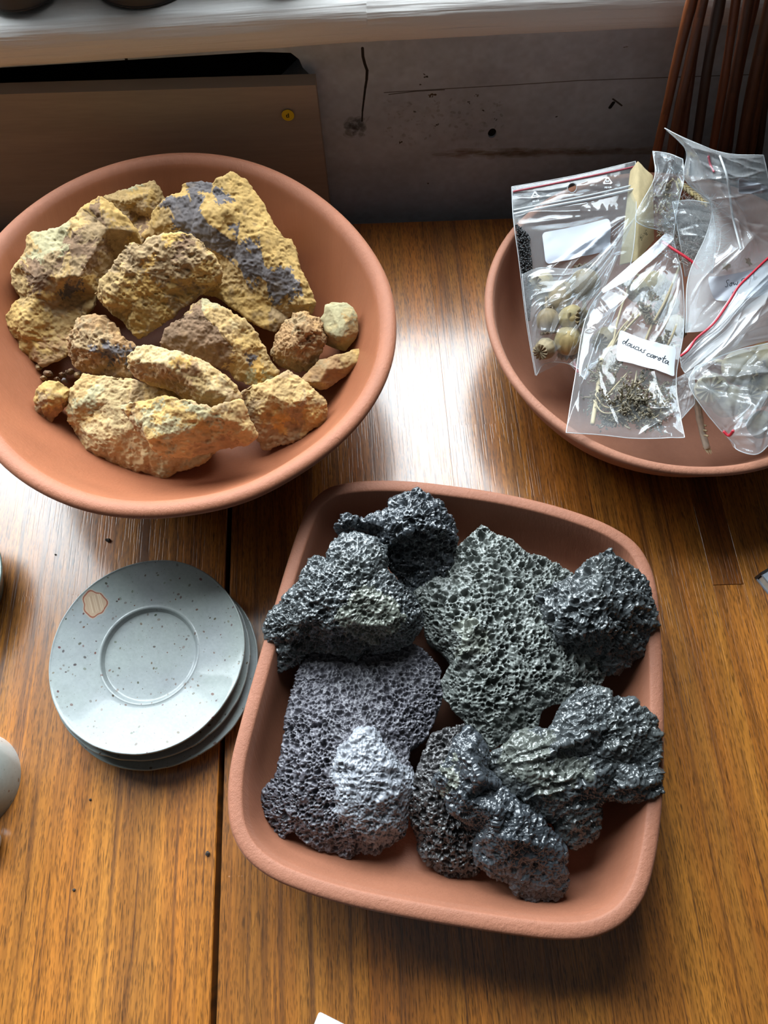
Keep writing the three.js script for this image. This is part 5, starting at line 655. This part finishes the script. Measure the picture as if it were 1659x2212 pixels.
// black seeds along the edge of the first bag
{
  const R = rng(8), c = B(240, 850, 8), n = 1500, m = new THREE.InstancedMesh(new THREE.IcosahedronGeometry(.00075, 1), std({ color: lin(.020, .020, .022), roughness: .35 }), n), X = new THREE.Matrix4(), q = new THREE.Quaternion();
  m.name = 'black_seeds'; m.castShadow = m.receiveShadow = true; tag(m, 'strip of tiny black seeds along the left edge of the blank-labelled bag', 'seeds', null, 'stuff');
  for (let i = 0; i < n; i++) { const v = R(), w = lerp(70, 55, v) * (v < .1 ? v * 10 : 1) * (1 - .75 * sstep(.62, 1, v)), x = lerp(196, 262, v) + R() * w + 4, y = lerp(610, 1150, v) + (R() - .5) * 20, p = B(x, y, lerp(9.3, 6.4, v) + R() * .35); q.setFromEuler(new THREE.Euler(R() * 6, R() * 6, 0)); X.compose(p.sub(c), q, V3(1 + .5 * R(), .7 + .3 * R(), .9)); m.setMatrixAt(i, X); }
  m.position.copy(c); scene.add(m);
}
// fluff, grass ear and dark clump in the upper bags
{
  const R = rng(12), c = B(1225, 620, 10.6), out = []; for (let i = 0; i < 900; i++) { const a = B(1225 + (R() + R() - 1) * 125, 640 + (R() + R() - 1) * 190, 10.2 + (R() - .5) * 1.0), d = V3(R() - .5, (R() - .5) * .5, R() - .5).normalize(), l = .006 + .012 * R(), b = V3(R() - .5, R() - .5, R() - .5).multiplyScalar(.006); out.push(tube([a.clone().addScaledVector(d, -l), a.clone().add(b), a.clone().addScaledVector(d, l)], .00016, 3, false)); }
  const g = mergeGeometries(out); settle(g, std({ color: lin(.36, .33, .30), roughness: .9 }), 'seed_fluff', 'grey-brown tangled seed fluff in the upper bag', 'seeds', null).userData.kind = 'stuff';
}
{
  const a = B(1130, 350, 12.2), b = B(1300, 480, 11.4), t = thing('grass_ear', 'straw-coloured grass ear lying in the upper bag', 'dried plant', V3(a.x, b.y - .01, a.z)), R = rng(15);
  part('stem', tube([B(1150, 470, 11.4), B(1140, 400, 12), a, a.clone().lerp(b, .5), b], .0008, 6), strawMats[3], t);
  for (let i = 0; i < 16; i++) { const k = .12 + i / 17, p = a.clone().lerp(b, k), ax = b.clone().sub(a).normalize(), s = new THREE.SphereGeometry(1, 8, 6); s.scale(.0016, .0052, .0014); s.applyQuaternion(new THREE.Quaternion().setFromUnitVectors(V3(0, 1, 0), ax.clone().add(V3((i % 2 ? .5 : -.5), .25 * R(), (i % 2 ? -.5 : .5))).normalize())); s.translate(p.x, p.y, p.z); part('husk', s, strawMats[[3, 1, 0][i % 3]], t); }
}
[[1060, 440, 11.4, 26, .0125, 'loose brown umbel at the upper left of the crumpled bag', 0], [1070, 585, 10.2, 30, .0110, 'dark brown clump of dried flowers in the crumpled bag', 4]].forEach(([x, y, h, n, l, label, m], i) => { const c = B(x, y, h), t = thing('dried_flower', label, 'dried flowers', V3(c.x, c.y - .01, c.z)), [r, s] = umbel(c, V3(-.2, .5, .7), n, l, 70 + i, 1.2); part('rays', r, strawMats[m], t); part('seeds', s, strawMats[m ? 4 : 2], t); });
[[1415, 845, 11.6, 'small brown dry leaf flake left, above the handwritten label'], [1545, 820, 11.9, 'small brown dry leaf flake right, above the handwritten label']].forEach(([x, y, h, label], i) => { const sh = new THREE.Shape(); for (let k = 0; k < 11; k++) { const a = k / 11 * 6.283, r = k % 2 ? .0022 : .0040; k ? sh.lineTo(Math.cos(a) * r, Math.sin(a) * r) : sh.moveTo(r, 0); } const g = new THREE.ExtrudeGeometry(sh, { depth: .0003, bevelEnabled: false }).rotateX(-1.1).rotateY(i + .4), c = B(x, y, h); g.translate(c.x, c.y, c.z); settle(g, std({ color: lin(.16, .105, .05), roughness: .9 }), 'leaf_flake', label, 'leaf'); });
// broken twig
{
  const P = [[1243, 1520, 7.6], [1246, 1600, 7.0], [1256, 1680, 6.2], [1276, 1790, 5.2], [1306, 1900, 4.5]].map((p) => B(...p)), g = tube(P, (t) => .0027 * (1 - .06 * t) * (1 + .16 * noise3(t * 11, 1, 2)), 14);
  const p = g.attributes.position, col = []; for (let i = 0; i < p.count; i++) { const j = i % 14, r = ridged(j * .9, i * .004, 3, 2), v = .75 + .5 * r + .2 * noise3(p.getX(i) * 900, p.getY(i) * 900, p.getZ(i) * 300); col.push(.56 * v, .50 * v, .40 * v); }
  g.setAttribute('color', new THREE.BufferAttribute(new Float32Array(col), 3));
  const t = thing('twig', 'pale grey broken twig lying on the floor of the bag bowl', 'twig', V3(P[2].x, P[4].y - .0025, P[2].z)), m = std({ vertexColors: true, roughness: .85 }); part('stem', g, m, t);
  for (const [x, y] of [[1305, 1800], [1312, 1830], [1300, 1770]]) { const a = B(x - 22, y - 6, 5.3), b = B(x, y, 5.6); part('bud', tube([a, a.clone().lerp(b, .6).add(V3(0, .0006, 0)), b], .0007, 6), strawMats[1], t); }
  const e = P[4]; for (let i = 0; i < 5; i++) { const q = V3((i - 2) * .0009, .0004, .0002), d = V3(.0012, -.0004, .0036 + .0012 * (i % 2)); part('splinter', tube([e.clone().add(q).add(V3(-.0008, 0, -.002)), e.clone().add(q), e.clone().add(q).add(d)], (t) => .0007 * (1.1 - t * .8), 5), strawMats[1], t); }
}
// ---- paper sleeve
{
  const top = [[862, 292, 12.4], [905, 236, 13.0], [992, 322, 12.5]].map((p) => B(...p)), bot = [[800, 835, 7.6], [900, 815, 8.4], [1000, 692, 8.8]].map((p) => B(...p)), n = 24, P = [], I = [], U = [];
  for (const s of [0, 1]) for (let j = 0; j <= n; j++) for (let i = 0; i <= n; i++) { const u = i / n, v = j / n, q = (L, k) => k < .36 ? L[0].clone().lerp(L[1], k / .36) : L[1].clone().lerp(L[2], (k - .36) / .64), p = q(top, u).lerp(q(bot, u), v), w = .0009 * fbm(u * 3, v * 4, 5, 3) + .0022 * Math.sin(Math.PI * u) * Math.sin(Math.PI * v); P.push(p.x, p.y + (s ? -.0035 * Math.sin(Math.PI * u) * Math.sin(Math.PI * v) - .0006 : w), p.z); U.push(u, 1 - v); }
  for (const s of [0, 1]) for (let j = 0; j < n; j++) for (let i = 0; i < n; i++) { const a = s * (n + 1) ** 2 + j * (n + 1) + i, b = a + n + 1; I.push(a, b, a + 1, b, b + 1, a + 1); }
  const tex = canvasTex(512, 1024, (c, w, h) => { const id = c.createImageData(w, h); for (let y = 0; y < h; y++) for (let x = 0; x < w; x++) { const v = 1 + .05 * fbm(x * .02, y * .02, 3, 4) + .04 * noise3(x * .3, y * .3, 5), k = (y * w + x) * 4; id.data[k] = 214 * v; id.data[k + 1] = 194 * v; id.data[k + 2] = 150 * v; id.data[k + 3] = 255; } c.putImageData(id, 0, 0); c.strokeStyle = '#2c2418'; c.lineWidth = 5; c.lineCap = 'round'; c.save(); c.translate(300, 800); c.rotate(.75); write(c, 'Sow', 0, 0, 30); c.restore(); c.save(); c.translate(215, 815); c.rotate(.75); write(c, 'Wil', 0, 0, 30); c.restore(); c.strokeStyle = 'rgba(70,55,35,.7)'; c.lineWidth = 3; c.beginPath(); c.moveTo(330, 330); c.lineTo(420, 395); c.stroke(); });
  const t = thing('paper_sleeve', 'cream folded paper sleeve with handwriting standing between the bags', 'envelope', V3(P[0], TABLE + .07, P[2])); part('body', geoOf(P, I, U), std({ map: tex, roughness: .8, side: THREE.DoubleSide }), t);
}
// ---- the bags
{
  const b = pouch('zip_bag', 'clear zip bag with a blank white label and a punched hanging hole', { seed: 1, top: [[175, 385, 10.4], [530, 322, 11.4], [892, 238, 12.4]], right: [[892, 238, 12.4], [894, 580, 10.6], [860, 850, 9], [740, 1200, 7]], bottom: [[312, 1476, 4.2], [500, 1380, 5], [740, 1200, 7]], left: [[175, 385, 10.4], [183, 552, 9.6], [218, 820, 8.2], [262, 1180, 6], [312, 1476, 4.2]], hole: [526, 390], bulge: .003, creases: 18, wave: .0015, lean: -.2, spread: 1.1, seams: 'lrt', nu: 110, nv: 130, folds: [[.95, .30, .35, .62, .005, .0022], [.98, .28, .55, .68, -.004, .0018], [.9, .33, .25, .56, .0035, .0014], [.1, .22, .8, .26, .003, .004], [.15, .30, .6, .28, .003, .003]] });
  b.line('zip_line', [[182, 412], [330, 385], [520, 350], [700, 312], [888, 268]], .0007, phys({ color: lin(.55, .10, .14), transmission: .35, roughness: .3 }), 'red stripe');
  b.line('zip_ridge', [[186, 545], [400, 500], [640, 450], [890, 395]], .0009, seamMat, 'clear closing ridge'); b.line('zip_ridge', [[188, 520], [400, 478], [640, 428], [890, 370]], .0006, seamMat);
  b.patch('label_sticker', [[345, 650], [742, 562], [750, 748], [372, 832]], labelMat(null, 512, 256, '#c6ccd8'), 'blank white sticker');
  b.patch('print', [[690, 328], [765, 316], [770, 396], [696, 410]], recycle, 'printed recycling triangle', .0006, 6); b.patch('print', [[272, 412], [345, 398], [350, 470], [278, 486]], recycle, 'printed recycling triangle', .0006, 6);
  const [hu, hv] = b.find(526, 390), hp = b.surf(hu, hv); const ring = new THREE.TorusGeometry(.0036, .0003, 6, 30).rotateX(-.75).translate(hp.x, hp.y, hp.z); part('punched_hole', ring, seamMat, b.t);
}
pouch('zip_bag', 'clear bag of round poppy heads with twisted folds running to its upper right', { seed: 2, top: [[235, 890, 8.6], [330, 852, 9], [560, 850, 9.4], [740, 720, 10.6], [888, 560, 11.6]], right: [[888, 560, 11.6], [760, 860, 9.8], [655, 1120, 8], [575, 1445, 5.6]], bottom: [[318, 1478, 4.6], [362, 1412, 5], [480, 1404, 5.2], [575, 1445, 5.6]], left: [[235, 890, 8.6], [258, 1100, 7.2], [318, 1478, 4.6]], bulge: .009, creases: 18, crisp: 1.1, lean: -.9, spread: 1.2, seams: 'lb', mat: film(.90, .08), folds: [[.98, .02, .45, .42, .007, .0022], [.95, .06, .55, .62, .006, .002], [.9, 0, .3, .12, .004, .0025], [.2, .72, .75, .80, .0035, .0022], [.75, .66, .98, .4, .004, .002]] });
{
  const b = pouch('zip_bag', 'clear bag with a white label reading daucus carota, over the front rim', { seed: 3, top: [[1062, 662, 10.8], [1112, 695, 10.9]], right: [[1112, 695, 10.9], [1160, 900, 10.2], [1172, 1200, 9.2], [1128, 1480, 8.3], [1140, 1650, 8.2], [1176, 1836, 8.3]], bottom: [[490, 1808, 9.0], [700, 1822, 8.3], [900, 1842, 8.0], [1176, 1836, 8.3]], left: [[1062, 662, 10.8], [900, 815, 9.9], [700, 985, 8.9], [610, 1130, 8.4], [540, 1500, 7.8], [490, 1808, 9.0]], bulge: .010, creases: 15, wave: .0014, seams: 'lrb', nu: 96, nv: 130, mat: film(.94, .07), loose: .3, folds: [[.85, .75, .98, .98, .006, .002], [.75, .85, .95, .99, -.005, .002], [.7, .98, .98, .86, .005, .002], [.02, .78, .1, .92, .003, .002], [.05, .3, .5, .12, .004, .003]] });
  b.patch('label_sticker', [[800, 1214], [1126, 1322], [1116, 1496], [774, 1400]], labelMat((c, w, h) => { c.lineWidth = 7.5; c.save(); c.translate(40, 118); c.rotate(.055); write(c, 'daucus', 0, 0, 37, .25); write(c, 'carota', 234, 18, 34, .25); c.restore(); }), 'white sticker with the handwritten words daucus carota', .0016);
  b.patch('print', [[1092, 790], [1146, 786], [1150, 862], [1100, 868]], recycle, 'printed recycling triangle', .0008, 6);
  const zs = [[1062, 662], [1112, 695], [1010, 800], [850, 935], [700, 1010], [690, 990], [830, 870], [960, 760]].map(([x, y]) => B(x, y, lerp(9.4, 11.1, (x - 690) / 420))), PP = [], sh = [[0, 1, 2, 7], [7, 2, 3, 6], [6, 3, 4, 5]], I = []; zs.forEach((p) => PP.push(p.x, p.y + .002, p.z)); for (const [a, q, r, s] of sh) I.push(a, q, r, a, r, s);
  part('zip_band', geoOf(PP, I), phys({ color: lin(.8, .84, .88), transmission: .8, thickness: 0, roughness: .15, side: THREE.DoubleSide }), b.t, 'milky closing band');
  part('zip_line', tube([[1046, 702, 10.9], [1110, 745, 11], [1180, 790, 11], [1225, 825, 10.9], [1256, 862, 10.7]].map((p) => B(...p)), .0011, 6), redLine, b.t, 'red stripe');
}
pouch('plastic_bag', 'crumpled shiny clear bag beside the paper sleeve, with a pointed flap on top', { seed: 4, top: [[992, 178, 12.9], [1075, 190, 13.2], [1165, 222, 13.6]], right: [[1165, 222, 13.6], [1172, 340, 13.2], [1135, 500, 12.4], [1110, 690, 11]], bottom: [[1040, 640, 10.8], [1075, 665, 10.9], [1110, 690, 11]], left: [[992, 178, 12.9], [1002, 330, 12.6], [893, 578, 11], [1040, 640, 10.8]], bulge: .006, creases: 30, crisp: 1.5, seams: 'lrt', mat: film(.90, .06), folds: [[.2, .4, .6, .8, .008, .0022], [.6, .3, .75, .75, .008, .002], [.3, .3, .9, .38, .006, .002], [.1, .7, .5, .5, .006, .002]] });
pouch('plastic_bag', 'clear bag of grey seed fluff below the pointed flap', { seed: 5, top: [[1105, 472, 12.3], [1210, 462, 12.5], [1332, 482, 12.5]], right: [[1332, 482, 12.5], [1355, 700, 11], [1335, 885, 9.6]], bottom: [[1180, 905, 9.4], [1260, 890, 9.5], [1335, 885, 9.6]], left: [[1105, 472, 12.3], [1142, 660, 11.2], [1180, 905, 9.4]], bulge: .006, creases: 14, seams: 'ltr', mat: film(.90, .16) });
{
  const b = pouch('plastic_bag', 'large milky clear bag standing at the right, its open corner pointing up', { seed: 6, top: [[1060, 45, 17.6], [1170, 102, 17.6], [1400, 190, 17], [1632, 203, 16.6]], right: [[1632, 203, 16.6], [1680, 420, 14.8], [1760, 700, 12.6], [1820, 960, 11.2]], bottom: [[1182, 1230, 9.0], [1300, 1215, 9.6], [1500, 1110, 10.2], [1820, 960, 11.2]], left: [[1060, 45, 17.6], [1186, 182, 16.4], [1172, 330, 15.2], [1330, 492, 13.6], [1310, 640, 12.4], [1200, 900, 10.6], [1182, 1230, 9.0]], bulge: .008, creases: 26, seams: 'lrt', nu: 96, nv: 120, mat: film(.80, .12), loose: .3, wave: .003, folds: [[.05, .06, .5, .32, .007, .0025], [.5, .1, .6, .75, .005, .0018], [.55, .1, .75, .8, .004, .0018], [.3, .42, .8, .33, .006, .002], [.05, .2, .12, .42, .006, .0016], [.4, .8, .7, .62, .007, .004]] });
  b.line('zip_ridge', [[1380, 205], [1420, 330], [1455, 560], [1500, 740]], .0008, seamMat, 'clear closing ridge'); b.line('zip_line', [[1314, 206], [1325, 260], [1345, 300]], .0008, phys({ color: lin(.5, .12, .16), transmission: .3, roughness: .3 }), 'short red stripe');
  b.patch('label_sticker', [[1310, 900], [1690, 826], [1730, 985], [1342, 1034]], labelMat((c, w, h) => { c.lineWidth = 6; c.strokeStyle = '#3a3d46'; write(c, 'Sow', 160, 120, 38); write(c, 'ayb', 300, 100, 38); write(c, 'Ayro', 190, 215, 38); }), 'white sticker with faint handwriting', .0012);
  b.patch('label_sticker', [[1495, 332], [1650, 372], [1668, 428], [1492, 422]], labelMat(null, 256, 128, '#c6ccd8'), 'white sticker', .0008);
}
{
  const b = pouch('zip_bag', 'clear zip bag with a bold red diagonal stripe along its closing edge', { seed: 7, top: [[1148, 1366, 9.8], [1235, 1268, 10.4], [1340, 1172, 11], [1432, 1040, 11.7], [1485, 958, 12.1], [1565, 880, 12.4], [1660, 790, 12.8], [1770, 690, 13]], right: [[1770, 690, 13], [1800, 900, 11.5], [1840, 1240, 9.6]], bottom: [[1190, 1490, 8.8], [1420, 1350, 9.8], [1600, 1290, 10], [1840, 1240, 9.6]], left: [[1148, 1366, 9.8], [1160, 1420, 9.4], [1190, 1490, 8.8]], bulge: .005, creases: 16, lean: -.1, spread: .9, seams: 'tl', mat: film(.72, .13), loose: .3, folds: [[.05, .35, .9, .22, .004, .0016], [.05, .45, .9, .3, .004, .0014], [.1, .9, .9, .45, .006, .003], [.3, .8, .98, .62, .005, .0022]] });
  b.line('zip_line', [[1150, 1364], [1190, 1335], [1235, 1272], [1340, 1178], [1432, 1046], [1485, 964], [1565, 886], [1655, 800], [1740, 722]], .0010, redLine, 'red stripe');
}
{
  const b = pouch('plastic_bag', 'crumpled clear bag of pale round seed heads at the lower right', { seed: 8, top: [[1236, 1428, 9.6], [1330, 1386, 10.2], [1480, 1330, 10.6], [1650, 1292, 10.8], [1760, 1262, 10.8]], right: [[1760, 1262, 10.8], [1770, 1500, 9.4], [1745, 1750, 8]], bottom: [[1462, 1872, 7.6], [1472, 1902, 7.6], [1582, 1936, 8], [1660, 1880, 8], [1745, 1750, 8]], left: [[1236, 1428, 9.6], [1200, 1522, 9.2], [1345, 1745, 8.2], [1462, 1872, 7.6]], bulge: .010, creases: 34, crisp: 1.25, seams: 'lbt', mat: film(.87, .12), loose: .35, folds: [[.02, .3, .7, .35, .006, .002], [.7, .35, .95, .75, .006, .002], [.3, .8, .5, .6, .006, .0018], [.35, .85, .5, .98, .006, .0016]] });
  b.line('zip_line', [[1400, 1800], [1430, 1825], [1458, 1800]], .0011, redLine, 'red stripe');
}
pouch('plastic_bag', 'small creased shiny bag scrap between the labelled bag and the twig', { seed: 9, top: [[1110, 1500, 7.4], [1170, 1470, 7.8], [1232, 1436, 8.2]], right: [[1232, 1436, 8.2], [1236, 1640, 6.9]], bottom: [[1140, 1748, 6.4], [1236, 1640, 6.9]], left: [[1110, 1500, 7.4], [1100, 1620, 6.8], [1140, 1748, 6.4]], bulge: .004, creases: 36, crisp: 1.2, seams: 'lrb', mat: film(.72, .08) });
{ const b = pouch('zip_bag', 'corner of a clear zip bag with a red mark, left of the labelled bag', { seed: 10, top: [[640, 1240, 6.2], [760, 1300, 6.5]], right: [[760, 1300, 6.5], [600, 1500, 5.4]], bottom: [[500, 1402, 4.8], [600, 1500, 5.4]], left: [[640, 1240, 6.2], [500, 1402, 4.8]], bulge: .002, creases: 12, seams: 'lb', mat: film(.84, .1), nu: 40, nv: 40 }); b.line('zip_line', [[535, 1398], [548, 1430], [562, 1462]], .0010, redLine, 'red stripe'); }
renderer.render(scene, camera);
